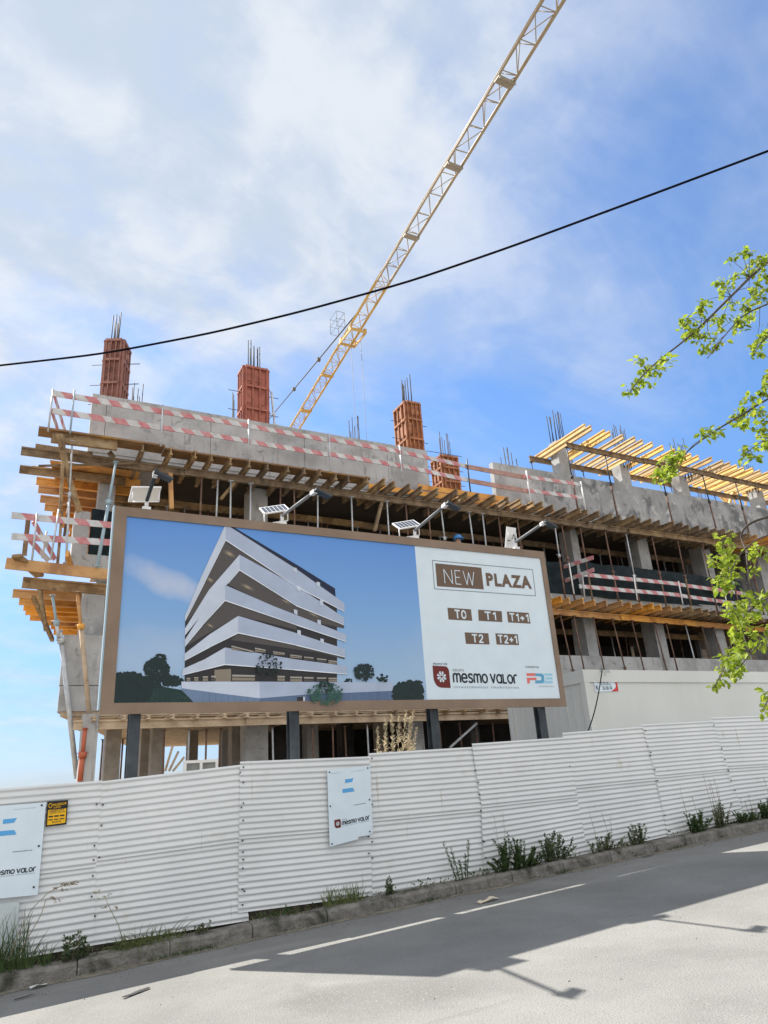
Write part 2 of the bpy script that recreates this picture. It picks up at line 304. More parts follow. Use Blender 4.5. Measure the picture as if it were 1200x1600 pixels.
# ------------------------------------------------------------------ corrugated fence
YF = 10.02
fence = thing('corrugated_fence', (6.0, YF, 0.1), 'white corrugated metal hoarding along the kerb, stepped up the sloping street', 'fence')
def lerp(a, b, t): return a + (b - a) * t
PAN = [  # tl, tr, midl, midr, bl, br
    ((-190, 1247), (153, 1220), (-190, 1398), (143, 1355), (-200, 1540), (139, 1479)),
    ((157, 1221), (375, 1195), (148, 1346), (373, 1315), (138, 1479), (384, 1440)),
    ((375, 1190), (573, 1182), (374, 1311), (575, 1294), (373, 1427), (578, 1400)),
    ((577, 1177), (739, 1167), (579, 1284), (756, 1267), (578, 1404), (762, 1373)),
    ((737, 1162), (881, 1152), (753, 1262), (899, 1246), (758, 1375), (916, 1334)),
    ((879, 1145), (1005, 1135), (897, 1232), (1028, 1219), (914, 1336), (1048, 1306)),
    ((1003, 1132), (1113, 1126), (1026, 1216), (1137, 1205), (1046, 1309), (1163, 1280)),
    ((1111, 1121), (1218, 1117), (1135, 1201), (1248, 1194), (1160, 1286), (1275, 1262)),
    ((1216, 1112), (1330, 1108), (1245, 1190), (1365, 1183), (1272, 1264), (1395, 1245)),
    ((1328, 1104), (1440, 1102), (1362, 1179), (1480, 1174), (1392, 1247), (1515, 1232)),
]
def corr_sheet(tl, tr, bl, br, y, seed, pitch=0.0765, amp=0.0078, nu=10):
    mb = MB(); H = ((tl - bl).length + (tr - br).length) / 2; nw = max(3, round(H / pitch)); nv = nw * 10
    vs = []; fs = []
    for j in range(nv + 1):
        t = j / nv; ph = 2 * math.pi * nw * t; prof = amp * (math.sin(ph) - 0.20 * math.sin(2 * ph))
        for i in range(nu + 1):
            s_ = i / nu; p = lerp(lerp(tl, tr, s_), lerp(bl, br, s_), t)
            dx = 0.006 * noise.noise(Vector((p.x * 1.3 + seed, p.z * 1.6, seed))) + 0.002 * noise.noise(Vector((p.x * 6 + seed, p.z * 5, seed)))
            vs.append((p.x, y - prof + dx, p.z))
    for j in range(nv):
        for i in range(nu): fs.append((j*(nu+1)+i, (j+1)*(nu+1)+i, (j+1)*(nu+1)+i+1, j*(nu+1)+i+1))
    mb.add(vs, fs, 0, True); return mb
for k, pn in enumerate(PAN):
    q = [P(*p, YF) for p in pn]
    for i_ in (1, 3, 5): q[i_] = q[i_] + (q[i_] - q[i_ - 1]).normalized() * 0.05
    y0 = YF + (0.012 if k % 2 else 0.0) + 0.003 * k % 0.01
    up = corr_sheet(q[0], q[1], q[2], q[3], y0, k * 3.1).build('fence_panel', M_fence, fence, fixn=False)
    lo = corr_sheet(q[2] + Vector((0, 0, 0.05)), q[3] + Vector((0, 0, 0.05)), q[4], q[5], y0 + 0.016, k * 5.7 + 9).build('fence_panel', M_fence, fence, fixn=False)
    sc = MB()
    for (a, b, n_) in ((q[0], q[4], 9), (q[1], q[5], 9)):
        for i in range(n_):
            if random.random() < 0.45: continue
            p = lerp(a, b, (i + 0.5 + random.uniform(-.2, .2)) / n_) + Vector((0.05 if a is q[0] else -0.05, 0, 0)); p.y = y0 - 0.014
            w = 0.008; sc.box(p.x - w, p.x + w, p.y - 0.006, p.y + 0.02, p.z - w, p.z + w)
    sc.build('screw', M_blackgap, up)

# ------------------------------------------------------------------ flat printed pieces
def text_mesh(body, offset=0.0, shear=0.0, spacing=1.0):
    c = bpy.data.curves.new('tmp', 'FONT'); c.body = body; c.offset = offset; c.shear = shear; c.space_character = spacing; c.resolution_u = 3
    o = bpy.data.objects.new('tmp', c); COL.objects.link(o); bpy.context.view_layer.update()
    me = bpy.data.meshes.new_from_object(o.evaluated_get(bpy.context.evaluated_depsgraph_get()))
    vs = [v.co.copy() for v in me.vertices]; fs = [tuple(p.vertices) for p in me.polygons]
    bpy.data.objects.remove(o); bpy.data.curves.remove(c); bpy.data.meshes.remove(me)
    return vs, fs
def put_text(mb, body, pl, pr, height, mi=0, offset=0.0, dy=0.0, spacing=1.0, shear=0.0, upv=(0, 0, 1)):
    """text from point pl to point pr (baseline), capitals height metres tall, facing -Y"""
    vs, fs = text_mesh(body, offset, shear, spacing)
    x0 = min(v.x for v in vs); x1 = max(v.x for v in vs)
    pl, pr = Vector(pl), Vector(pr); u = pr - pl
    out = [pl + u * ((v.x - x0) / (x1 - x0)) + Vector(upv) * (v.y / 0.70 * height) + Vector((0, -dy, 0)) for v in vs]
    mb.add(out, fs, mi)
STROKES = {  # centre-line letters in a cell about 1 high (x-height)
    'm': (1.25, [[(0, 0), (0, .75), (.1, .95), (.3, 1), (.5, .95), (.6, .75), (.6, 0)], [(.6, .75), (.7, .95), (.9, 1), (1.1, .95), (1.2, .75), (1.2, 0)]]),
    'e': (.95, [[(.02, .5), (.88, .5), (.85, .75), (.68, .96), (.45, 1), (.2, .94), (.05, .75), (0, .5), (.05, .25), (.2, .06), (.45, 0), (.7, .04), (.85, .15)]]),
    's': (.75, [[(.68, .88), (.5, .99), (.3, 1), (.1, .93), (.04, .76), (.14, .6), (.35, .52), (.56, .44), (.68, .28), (.62, .09), (.4, 0), (.18, .01), (0, .12)]]),
    'o': (.95, [[(.45 + .45 * math.cos(a * math.pi / 8), .5 + .5 * math.sin(a * math.pi / 8)) for a in range(17)]]),
    'v': (.9, [[(0, 1.05), (.42, 0), (.84, 1.05)]]),
    'a': (.95, [[(.85, 0), (.85, 1)], [(.85, .75), (.7, .95), (.45, 1), (.2, .94), (.05, .75), (0, .5), (.05, .25), (.2, .06), (.45, 0), (.7, .05), (.85, .25)]]),
    'L': (.62, [[(0, 1.05), (0, 0), (.55, 0)]]),
    'r': (.62, [[(0, 0), (0, .7), (.12, .95), (.35, 1.02), (.55, 1.02)]]),
    'N': (.95, [[(0, 0), (0, 1), (.8, 0), (.8, 1)]]), 'E': (.68, [[(.55, 1), (0, 1), (0, 0), (.55, 0)], [(0, .5), (.45, .5)]]),
    'W': (1.25, [[(0, 1), (.3, 0), (.58, .95), (.86, 0), (1.15, 1)]]), 'T': (.80, [[(0, 1), (.72, 1)], [(.36, 1), (.36, 0)]]), '1': (.42, [[(0, .78), (.28, 1), (.28, 0)]]), '+': (.66, [[(0, .45), (.56, .45)], [(.28, .72), (.28, .18)]]), '0': (.72, [[(.32 + .32 * math.cos(a * math.pi / 8), .5 + .5 * math.sin(a * math.pi / 8)) for a in range(17)]]), '2': (.68, [[(.02, .80), (.12, .95), (.30, 1.0), (.48, .95), (.57, .78), (.52, .58), (.30, .32), (0, 0), (.60, 0)]]),
    ' ': (.12, []),
}
def put_strokes(mb, word, pl, pr, height, thick, mi=0, dy=0.0, gap=.22):
    tot = sum(STROKES[c][0] for c in word) + gap * (len(word) - 1) - .1
    pl, pr = Vector(pl), Vector(pr); ux = (pr - pl) / tot; uz = Vector((0, 0, height)); L = ux.length; x = 0; k = 0
    for c in word:
        w, polys = STROKES[c]
        for pg in polys:
            pts = [pl + ux * (x + a) + uz * b for a, b in pg]
            for i in range(len(pts) - 1):
                a, b = pts[i], pts[i + 1]; d = (b - a).normalized(); nn = Vector((-d.z, 0, d.x)) * thick / 2; k += 1
                off = Vector((0, -dy - (k % 5) * 0.0006, 0))
                mb.poly([a - nn + off - d * thick * .25, b - nn + off + d * thick * .25, b + nn + off + d * thick * .25, a + nn + off - d * thick * .25], mi)
        x += w + gap

# ------------------------------------------------------------------ billboard
YB = 10.37
bx0, bx1, bz0, bz1 = .878 * YB / 8, 7.0766 * YB / 8, CAMZ + (2.4465 - CAMZ) * YB / 8, CAMZ + (4.7415 - CAMZ) * YB / 8
bb = thing('billboard', ((bx0 + bx1) / 2, YB, 0.3), 'huge brown framed billboard advertising NEW PLAZA above the white fence', 'billboard')
fr = MB(); ft = 0.145; fd = 0.05
fr.box(bx0 + 0.004, bx1, YB, YB + fd, bz1 - ft, bz1); fr.box(bx0 + 0.004, bx1, YB, YB + fd, bz0, bz0 + ft)
fr.box(bx0 + 0.004, bx0 + ft + 0.03, YB, YB + fd, bz0 + ft, bz1 - ft); fr.box(bx1 - 0.11, bx1, YB, YB + fd, bz0 + ft, bz1 - ft)
fr.build('frame', M_frame, bb)
ed = MB(); ed.box(bx0 - 0.02, bx0 + 0.002, YB + 0.004, YB + fd + 0.07, bz0 + .06, bz1 + 0.01); ed.build('steel_edge', M_edge, bb)
bk = MB(); bk.box(bx0 + 0.03, bx1 - 0.02, YB + fd + 0.002, YB + fd + 0.03, bz0 + 0.14, bz1 - 0.02)
for z in (bz0 + .4, (bz0 + bz1) / 2, bz1 - .3): bk.box(bx0 + .05, bx1 - .15, YB + fd + .032, YB + fd + .09, z - .04, z + .04)
bk.build('back_panel', M_galv, bb)
for pxx in (208, 458, 678, 848):
    c = P(pxx, 1150, YB + fd + 0.09 + 0.07); mb = MB(); z0 = gz(c.x, c.y) - .1
    w = 0.075
    mb.box(c.x - w, c.x + w, c.y - w, c.y - w + .014, z0, bz1 - .2); mb.box(c.x - w, c.x + w, c.y + w - .014, c.y + w, z0, bz1 - .2); mb.box(c.x - .012, c.x + .012, c.y - w + .014, c.y + w - .014, z0, bz1 - .2)
    mb.build('post', M_post, bb)
# printed sky, with the print's own blue gradient and its own cloud
def sky_print():
    m = bpy.data.materials.new('printed_sky'); m.use_nodes = True; nt = m.node_tree; n = nt.nodes; l = nt.links; b = n['Principled BSDF']; b.inputs['Roughness'].default_value = 0.45
    g = n.new('ShaderNodeNewGeometry'); sp = n.new('ShaderNodeSeparateXYZ'); l.new(g.outputs['Position'], sp.inputs[0])
    mr = n.new('ShaderNodeMapRange'); l.new(sp.outputs['Z'], mr.inputs[0]); mr.inputs[1].default_value = 2.9; mr.inputs[2].default_value = 5.7
    cr = n.new('ShaderNodeValToRGB'); l.new(mr.outputs[0], cr.inputs[0]); e = cr.color_ramp.elements
    e[0].position = 0.1; e[0].color = (*s2l((148, 176, 203)), 1); e[1].position = 1.0; e[1].color = (*s2l((74, 130, 202)), 1)
    x = e.new(0.45); x.color = (*s2l((116, 160, 208)), 1)
    t = n.new('ShaderNodeTexNoise'); t.inputs['Scale'].default_value = 2.6; t.inputs['Detail'].default_value = 6; l.new(g.outputs['Position'], t.inputs['Vector'])
    def blob(cx, cz, rx, rz, sl):
        def mm(op, a, bb_):
            q = n.new('ShaderNodeMath'); q.operation = op
            for i, v in enumerate((a, bb_)):
                if isinstance(v, (int, float)): q.inputs[i].default_value = v
                else: l.new(v, q.inputs[i])
            return q.outputs[0]
        dx = mm('SUBTRACT', sp.outputs['X'], cx); dz = mm('ADD', mm('SUBTRACT', sp.outputs['Z'], cz), mm('MULTIPLY', dx, sl))
        r2 = mm('ADD', mm('POWER', mm('DIVIDE', dx, rx), 2), mm('POWER', mm('DIVIDE', dz, rz), 2))
        v = mm('SUBTRACT', mm('ADD', mm('SUBTRACT', 1.0, r2), mm('MULTIPLY', t.outputs['Fac'], 1.6)), 0.9)
        q = n.new('ShaderNodeMapRange'); l.new(v, q.inputs[0]); q.inputs[1].default_value = 0.0; q.inputs[2].default_value = 1.2; return q.outputs[0]
    c0 = P(262, 908, YB); col = cr.outputs[0]
    for args, k in (((c0.x, c0.z, .75, .28, .35), .85), ((c0.x - .2, c0.z - 1.0, 1.2, .4, 0), .3), ((c0.x + 5.2, c0.z - .9, 1.5, .7, 0), .22)):
        mx = n.new('ShaderNodeMix'); mx.data_type = 'RGBA'; q = n.new('ShaderNodeMath'); q.operation = 'MULTIPLY'; l.new(blob(*args), q.inputs[0]); q.inputs[1].default_value = k
        l.new(q.outputs[0], mx.inputs['Factor']); l.new(col, mx.inputs[6]); mx.inputs[7].default_value = (*s2l((184, 192, 210)), 1); col = mx.outputs[2]
    l.new(col, b.inputs['Base Color']); return m
M_psky = sky_print()
def pm(name, rgb): return mat(name, [s2l(tuple(c * .95 for c in rgb)), s2l(rgb)], scale=2.5, rough=0.45)
PR_W = pm('print_white_band', (188, 197, 212)); PR_W2 = pm('print_white_band_shade', (164, 176, 198)); PR_D = pm('print_dark_recess', (44, 42, 44)); PR_S = pm('print_warm_soffit', (78, 74, 72)); PR_S2 = pm('print_lit_soffit', (132, 122, 108))
PR_G = pm('print_base_grey', (104, 124, 152)); PR_G2 = pm('print_base_dark', (84, 104, 134)); PR_T = pm('print_trees', (22, 40, 40)); PR_T2 = pm('print_lawn', (22, 50, 48)); PR_T3 = pm('print_shrub', (50, 88, 76)); PR_L = pm('print_window_light', (160, 156, 148)); PR_BL = pm('print_roof_line', (22, 34, 60)); PR_LINE = pm('print_edge_line', (222, 228, 236))
PW = flat('print_panel_white', s2l((206, 219, 227)), 0.45); PB = pm('print_brown', (104, 84, 68)); PK = flat('print_black', (0.012, 0.022, 0.03)); PGY = flat('print_grey', s2l((120, 128, 134)))
PMAR = flat('print_maroon', s2l((104, 40, 36))); PRD = flat('print_pale_red', s2l((214, 112, 104))); PBLU = flat('print_blue', s2l((92, 158, 192))); PBL2 = flat('print_pale_blue', s2l((150, 196, 218))); PSKYB = flat('print_sign_blue', s2l((86, 160, 214)))
ix0, ix1, iz0, iz1 = bx0 + ft + 0.03, bx1 - 0.11, bz0 + ft, bz1 - ft
xm = 6.42 * YB / 10.7; yp = YB + 0.02
pic = MB(); pic.poly([(ix0, yp, iz0), (xm, yp, iz0), (xm, yp, iz1), (ix0, yp, iz1)]); pico = pic.build('printed_picture', M_psky, bb)
tp = MB(); tp.poly([(xm, yp, iz0), (ix1, yp, iz0), (ix1, yp, iz1), (xm, yp, iz1)]); tpo = tp.build('printed_panel', PW, bb)
def C(cx, cy, lay): p = P(260 + cx / 3, 800 + cy / 3, yp - 0.0025 * lay); return p
art = MB(); AM = [PR_D, PR_S, PR_W, PR_W2, PR_G, PR_G2, PR_L, PR_BL, PR_LINE, PR_S2, pm('print_glow_faint', (92, 86, 80)), pm('print_glow_low', (108, 99, 88)), pm('print_glow_mid', (130, 117, 100)), pm('print_glow_core', (160, 144, 122))]
def ap(pts, mi, lay): art.poly([C(x, y, lay) for x, y in pts], mi)
ap([(278, 60), (790, 358), (800, 470), (800, 800), (85, 800), (88, 500)], 0, 1)            # dark mass between the bands
ap([(300, 70), (318, 72), (608, 245), (790, 358), (792, 392), (700, 330), (608, 262)], 7, 1.5)
# soffits
ap([(278, 132), (345, 200), (210, 370), (95, 515), (110, 470)], 1, 2); ap([(278, 135), (345, 200), (500, 290), (610, 352), (610, 345), (430, 225)], 1, 2)
ap([(343, 272), (290, 340), (400, 395), (610, 500), (833, 545), (833, 530), (610, 440)], 1, 2)
ap([(275, 415), (340, 487), (210, 560), (90, 630)], 1, 2); ap([(275, 415), (340, 487), (480, 520), (610, 552), (610, 520)], 1, 2)
ap([(337, 567), (300, 600), (480, 625), (720, 660), (835, 690), (838, 680)], 1, 2)
def glow(cx, cy, rx, ry):
    for k_ in range(4):
        f_ = 1 - k_ * .24; ap([(cx + rx * f_ * math.cos(a_ * math.pi / 8), cy + ry * f_ * math.sin(a_ * math.pi / 8) + .45 * rx * f_ * math.cos(a_ * math.pi / 8)) for a_ in range(16)], 10 + k_, 2.2 + k_ * .12)
for g_ in ((296, 196, 30, 14), (205, 318, 20, 12), (380, 352, 34, 12), (690, 482, 30, 6), (205, 532, 18, 9), (470, 592, 40, 5), (560, 420, 26, 6)): glow(*g_)
# white bands (left face, right face)
def band(l, r, lay):
    ap(l, 2, lay); ap(r, 3, lay)
band([(278, 57), (278, 132), (180, 330), (88, 512), (86, 490), (165, 300)], [(278, 57), (610, 268), (835, 428), (835, 468), (610, 350), (278, 132)], 3)
band([(343, 200), (343, 272), (210, 425), (86, 580), (86, 548), (200, 365)], [(343, 200), (620, 352), (833, 495), (833, 530), (610, 440), (343, 272)], 3)
band([(275, 342), (275, 415), (170, 530), (86, 632), (86, 600), (180, 455)], [(275, 342), (500, 440), (843, 574), (843, 608), (610, 530), (275, 415)], 4)
band([(337, 487), (337, 567), (200, 635), (85, 697), (85, 665), (200, 575)], [(337, 487), (600, 565), (838, 642), (838, 681), (610, 625), (337, 567)], 4)
band([(275, 635), (275, 715), (180, 738), (74, 765), (78, 735), (180, 690)], [(275, 635), (600, 690), (846, 722), (846, 760), (600, 740), (275, 715)], 5)
# bright lower edges of the bands
for a in ([(278, 132), (610, 350), (835, 468)], [(343, 272), (610, 440), (833, 530)], [(275, 415), (610, 530), (843, 608)], [(337, 567), (610, 625), (838, 681)], [(275, 715), (600, 740), (846, 760)], [(278, 132), (180, 330), (88, 512)], [(343, 272), (290, 335)], [(275, 415), (170, 530), (86, 632)], [(337, 567), (200, 635), (85, 697)], [(275, 715), (74, 765)]):
    for i in range(len(a) - 1): ap([(a[i][0], a[i][1] - 3), (a[i+1][0], a[i+1][1] - 2), (a[i+1][0], a[i+1][1] + 1), (a[i][0], a[i][1] + 2)], 8, 5.6)
# lit windows of the two lower storeys
for (x0, x1, y0, y1, sl) in ((305, 410, 610, 645, .25), (415, 465, 620, 655, .2), (500, 555, 640, 668, .15), (580, 635, 655, 684, .12), (645, 690, 664, 694, .1), (705, 750, 672, 702, .1), (760, 800, 682, 710, .1), (308, 415, 740, 790, .02), (520, 555, 748, 792, .02), (580, 636, 752, 795, .02), (645, 690, 756, 795, .02), (705, 750, 760, 795, 0), (760, 800, 762, 796, 0), (210, 232, 748, 792, 0), (170, 195, 752, 792, 0), (130, 150, 760, 792, 0), (95, 112, 766, 792, 0)):
    h = y1 - y0
    ap([(x0, y0 + h * .45), (x1, y0 + h * .45 + (x1 - x0) * sl), (x1, y0 + h * .62 + (x1 - x0) * sl), (x0, y0 + h * .62)], 6, 5.2)
    ap([(x0, y0 + h * .70), (x1, y0 + h * .70 + (x1 - x0) * sl), (x1, y1 + (x1 - x0) * sl * .4), (x0, y1)], 9 if (x0 % 3) else 1, 5.2)
for x in (612, 725, 798, 605, 715, 620, 730): pass
for (x, y, hh) in ((603, 255, 22), (712, 322, 22), (620, 340, 26), (727, 408, 26), (606, 452, 22), (716, 500, 22), (622, 548, 24), (730, 588, 22)):
    ap([(x - 8, y + 4), (x + 8, y + 8), (x + 8, y + hh + 10), (x - 8, y + hh)], 2, 5.4)
ap([(225, 740), (303, 735), (303, 795), (225, 795)], 9, 5.1)
ap([(70, 795), (437, 795), (437, 873), (250, 850), (72, 826)], 2, 6); ap([(437, 795), (1062, 799), (1062, 838), (660, 855), (437, 873)], 3, 6)
ap([(72, 826), (250, 850), (437, 873), (437, 921), (152, 921)], 4, 6); ap([(437, 873), (660, 855), (1062, 838), (1062, 912), (437, 921)], 5, 6)
ap([(612, 868), (642, 866), (642, 914), (612, 916)], 0, 6.6); ap([(642, 866), (648, 866), (648, 914), (642, 914)], 8, 6.6)
for x in range(170, 430, 30): ap([(x, 850 + (x - 170) * .1), (x + 2, 850 + (x - 170) * .1), (x + 2, 920), (x, 920)], 5, 6.4)
for x in range(470, 1060, 36): ap([(x, 872 - (x - 437) * .055), (x + 2, 872 - (x - 437) * .055), (x + 2, 914), (x, 914)], 4, 6.4)
art.build('printed_building', AM, pico)
gr = MB(); rnd = random.Random(3)
lay = 1.2
gr.poly([P(x, y, yp - .004) for x, y in ((171, 1107), (178, 1058), (215, 1066), (284, 1078), (311, 1107))], 1)
def blob(cx, cy, rx, ry, n_, mi, lay, s0=2.2):
    for i in range(n_):
        a = rnd.uniform(0, 6.28); r = math.sqrt(rnd.random()); x = cx + rx * r * math.cos(a); y = cy + ry * r * math.sin(a); s_ = s0 * rnd.uniform(.5, 1.3); ph = rnd.uniform(0, 1)
        c = [(x + s_ * math.cos(ph + k * 1.05) * rnd.uniform(.6, 1.2), y + s_ * math.sin(ph + k * 1.05) * rnd.uniform(.6, 1.2)) for k in range(6)]
        if min(q[0] for q in c) < 171 or max(q[0] for q in c) > 664 or max(q[1] for q in c) > 1103: continue
        gr.poly([P(u, v, yp - 0.0025 * lay - 0.00003 * i) for u, v in c], mi)
blob(200, 1078, 34, 26, 330, 0, 1.9, 5.5); blob(192, 1092, 28, 14, 120, 0, 1.9, 5.5); blob(245, 1046, 19, 17, 230, 0, 1.9, 3.0); blob(250, 1030, 11, 8, 70, 0, 1.9, 2.4); blob(252, 1064, 34, 9, 170, 0, 1.9, 2.8)
blob(640, 1086, 27, 20, 420, 0, 1.9, 4.2); blob(622, 1088, 10, 16, 120, 0, 1.9, 4); blob(652, 1072, 14, 8, 40, 0, 1.9, 2.6)
blob(569, 1050, 16, 13, 190, 0, 8.0, 2.0); blob(598, 1060, 8, 7, 30, 0, 1.9, 2); blob(545, 1064, 6, 3, 12, 0, 1.9, 2)
blob(421, 1040, 20, 20, 130, 0, 20, 1.6); blob(508, 1084, 28, 18, 210, 2, 20, 2.0); blob(508, 1072, 12, 10, 50, 0, 24, 1.5)
blob(198, 1076, 32, 24, 90, 3, 2.6, 2.0); blob(246, 1045, 18, 16, 60, 3, 2.6, 1.5); blob(640, 1084, 25, 18, 90, 3, 2.6, 1.8); blob(240, 1092, 60, 10, 60, 3, 2.0, 1.6)
gr.build('printed_planting', [PR_T, PR_T2, PR_T3, pm('print_trees_light', (40, 64, 60))], pico)
# right-hand panel: title, flat types, logos
def q4(mb, pts, mi, lay): mb.poly([P(x, y, yp - 0.002 * lay) for x, y in pts], mi)
tt = MB(); TM = [PB, PW, PK, PGY]
q4(tt, [(680, 880), (752, 887), (756, 921), (683, 916)], 0, 1)
for a, b in (((675.5, 875.5), (832, 890)), ((832, 890), (837, 931)), ((837, 931), (679, 920)), ((679, 920), (675.5, 875.5))):
    pa, pb = P(*a, yp - .002), P(*b, yp - .002); tt.beam(pa, pb, 0.004, 0.012, 3, up=(0, 0, 1) if abs(a[0] - b[0]) > 50 else (1, 0, 0))
put_strokes(tt, 'NEW', P(695, 911, yp), P(742, 915, yp), (P(695, 890, yp) - P(695, 911, yp)).z, 0.015, 1, dy=0.006, gap=.2)
put_text(tt, 'PLAZA', P(760.5, 914, yp), P(831, 919, yp), (P(762, 896, yp) - P(762, 914, yp)).z, 0, offset=0.05, dy=0.004, spacing=1.22)
tt.build('title_print', TM, tpo)
for wd, (x0, y0), (x1, y1), (x2, y2), (x3, y3) in (('T0', (699, 949.5), (736, 952), (738, 970), (701, 968)), ('T1', (747, 952.5), (784, 955), (785, 972), (748, 970)), ('T1+1', (792, 955.5), (826, 957.5), (829, 974.5), (794, 972.5)), ('T2', (726, 988), (763, 989.5), (765, 1007), (728, 1006)), ('T2+1', (774, 989.5), (809, 991), (811, 1008), (776, 1007))):
    g_ = MB(); q4(g_, [(x0, y0), (x1, y1), (x2, y2), (x3, y3)], 0, 1)
    f_ = 0.29 if len(wd) == 2 else 0.10
    pl = lerp(P(x3, y3, yp), P(x2, y2, yp), f_); pr = lerp(P(x3, y3, yp), P(x2, y2, yp), 1 - f_ + .02)
    hgt = (P(x0, y0, yp) - P(x3, y3, yp)).z
    pl.z += hgt * .17; pr.z += hgt * .17
    put_strokes(g_, wd, pl, pr, hgt * .64, hgt * .135, 1, dy=0.004, gap=.26)
    g_.build('type_tag', [PB, PW], tpo)
def logo(mb, pl, pr, mi_m, mi_w, dy):      # leaf-shaped maroon badge with a white flower, bottom-left to bottom-right
    pl, pr = Vector(pl), Vector(pr); ux = pr - pl; w = ux.length; uz = Vector((0, 0, w * 1.12)); o_ = Vector((0, -dy, 0))
    pts = [(0, 1)]
    pts += [(1 - .22 + .22 * math.sin(a * math.pi / 12), 1 - .25 + .25 * math.cos(a * math.pi / 12)) for a in range(7)]
    pts += [(1, 0), (.45, 0)] + [(.42 - .42 * math.sin(a * math.pi / 12), .45 - .45 * math.cos(a * math.pi / 12)) for a in range(1, 7)]
    mb.poly([pl + ux * a + uz * b + o_ for a, b in pts], mi_m)
    for k in range(4):
        a = k * math.pi / 2 + math.pi / 2
        for sgn in (-1, 1):
            q_ = [(.05, sgn * .02), (.10, sgn * .17), (.27, sgn * .13), (.30, sgn * .045), (.20, sgn * .035), (.19, sgn * .01)]
            mb.poly([pl + ux * (.5 + (u * math.cos(a) - v * math.sin(a)) * .95) + uz * (.5 + (u * math.sin(a) + v * math.cos(a)) * .85) + o_ * 1.4 for u, v in (q_ if sgn < 0 else q_[::-1])], mi_w)
lg = MB()
logo(lg, P(678.5, 1074, yp), P(704, 1075, yp), 4, 1, 0.004); lg.build('logo_badge', [PB, PW, PK, PGY, PMAR], tpo); lg = MB()
put_text(lg, 'PROMOTOR', P(677, 1039, yp), P(699, 1039.5, yp), 0.038, 2, dy=.004)
put_text(lg, 'GRUPO', P(707, 1049, yp), P(725, 1049.5, yp), 0.045, 3, dy=.004)
put_strokes(lg, 'mesmo vaLor', P(709, 1065.5, yp), P(808, 1067.5, yp), (P(709, 1053, yp) - P(709, 1066, yp)).z, 0.030, 2, dy=.004, gap=.24)
put_text(lg, 'investimentos imobiliários', P(709, 1075, yp), P(811, 1076, yp), 0.045, 3, dy=.004, spacing=1.25)
lg.build('developer_lettering', [PB, PW, PK, PGY, PMAR], tpo)
bl = MB()
put_text(bl, 'CONSTRUTOR', P(820.5, 1043.5, yp), P(842, 1044, yp), 0.034, 2, dy=.004)
def W_(x, y, lay): return P(680 + x * .175, 1020 + y * .175, yp - .002 * lay)
def wq(pts, mi, lay): bl.poly([W_(x, y, lay) for x, y in pts], mi)
wq([(815, 182), (905, 182), (905, 208), (815, 206)], 4, 1); wq([(818, 222), (905, 222), (905, 244), (845, 244), (846, 274), (822, 274)], 4, 1)
wq([(893, 184), (950, 184), (972, 200), (976, 252), (958, 273), (893, 273), (893, 246), (940, 246), (948, 240), (946, 216), (935, 210), (893, 208)], 5, 1.5)
wq([(965, 184), (1046, 184), (1047, 206), (985, 206)], 6, 1); wq([(985, 218), (1048, 218), (1049, 238), (985, 238)], 6, 1); wq([(972, 250), (1050, 250), (1051, 273), (960, 273)], 6, 1)
put_text(bl, 'CONSTRUÇÃO', W_(925, 306, 1), W_(1060, 306, 1), 0.024, 3, dy=.004, spacing=1.3)
bl.build('builder_logo', [PB, PW, PK, PGY, PRD, PBLU, PBL2], tpo)

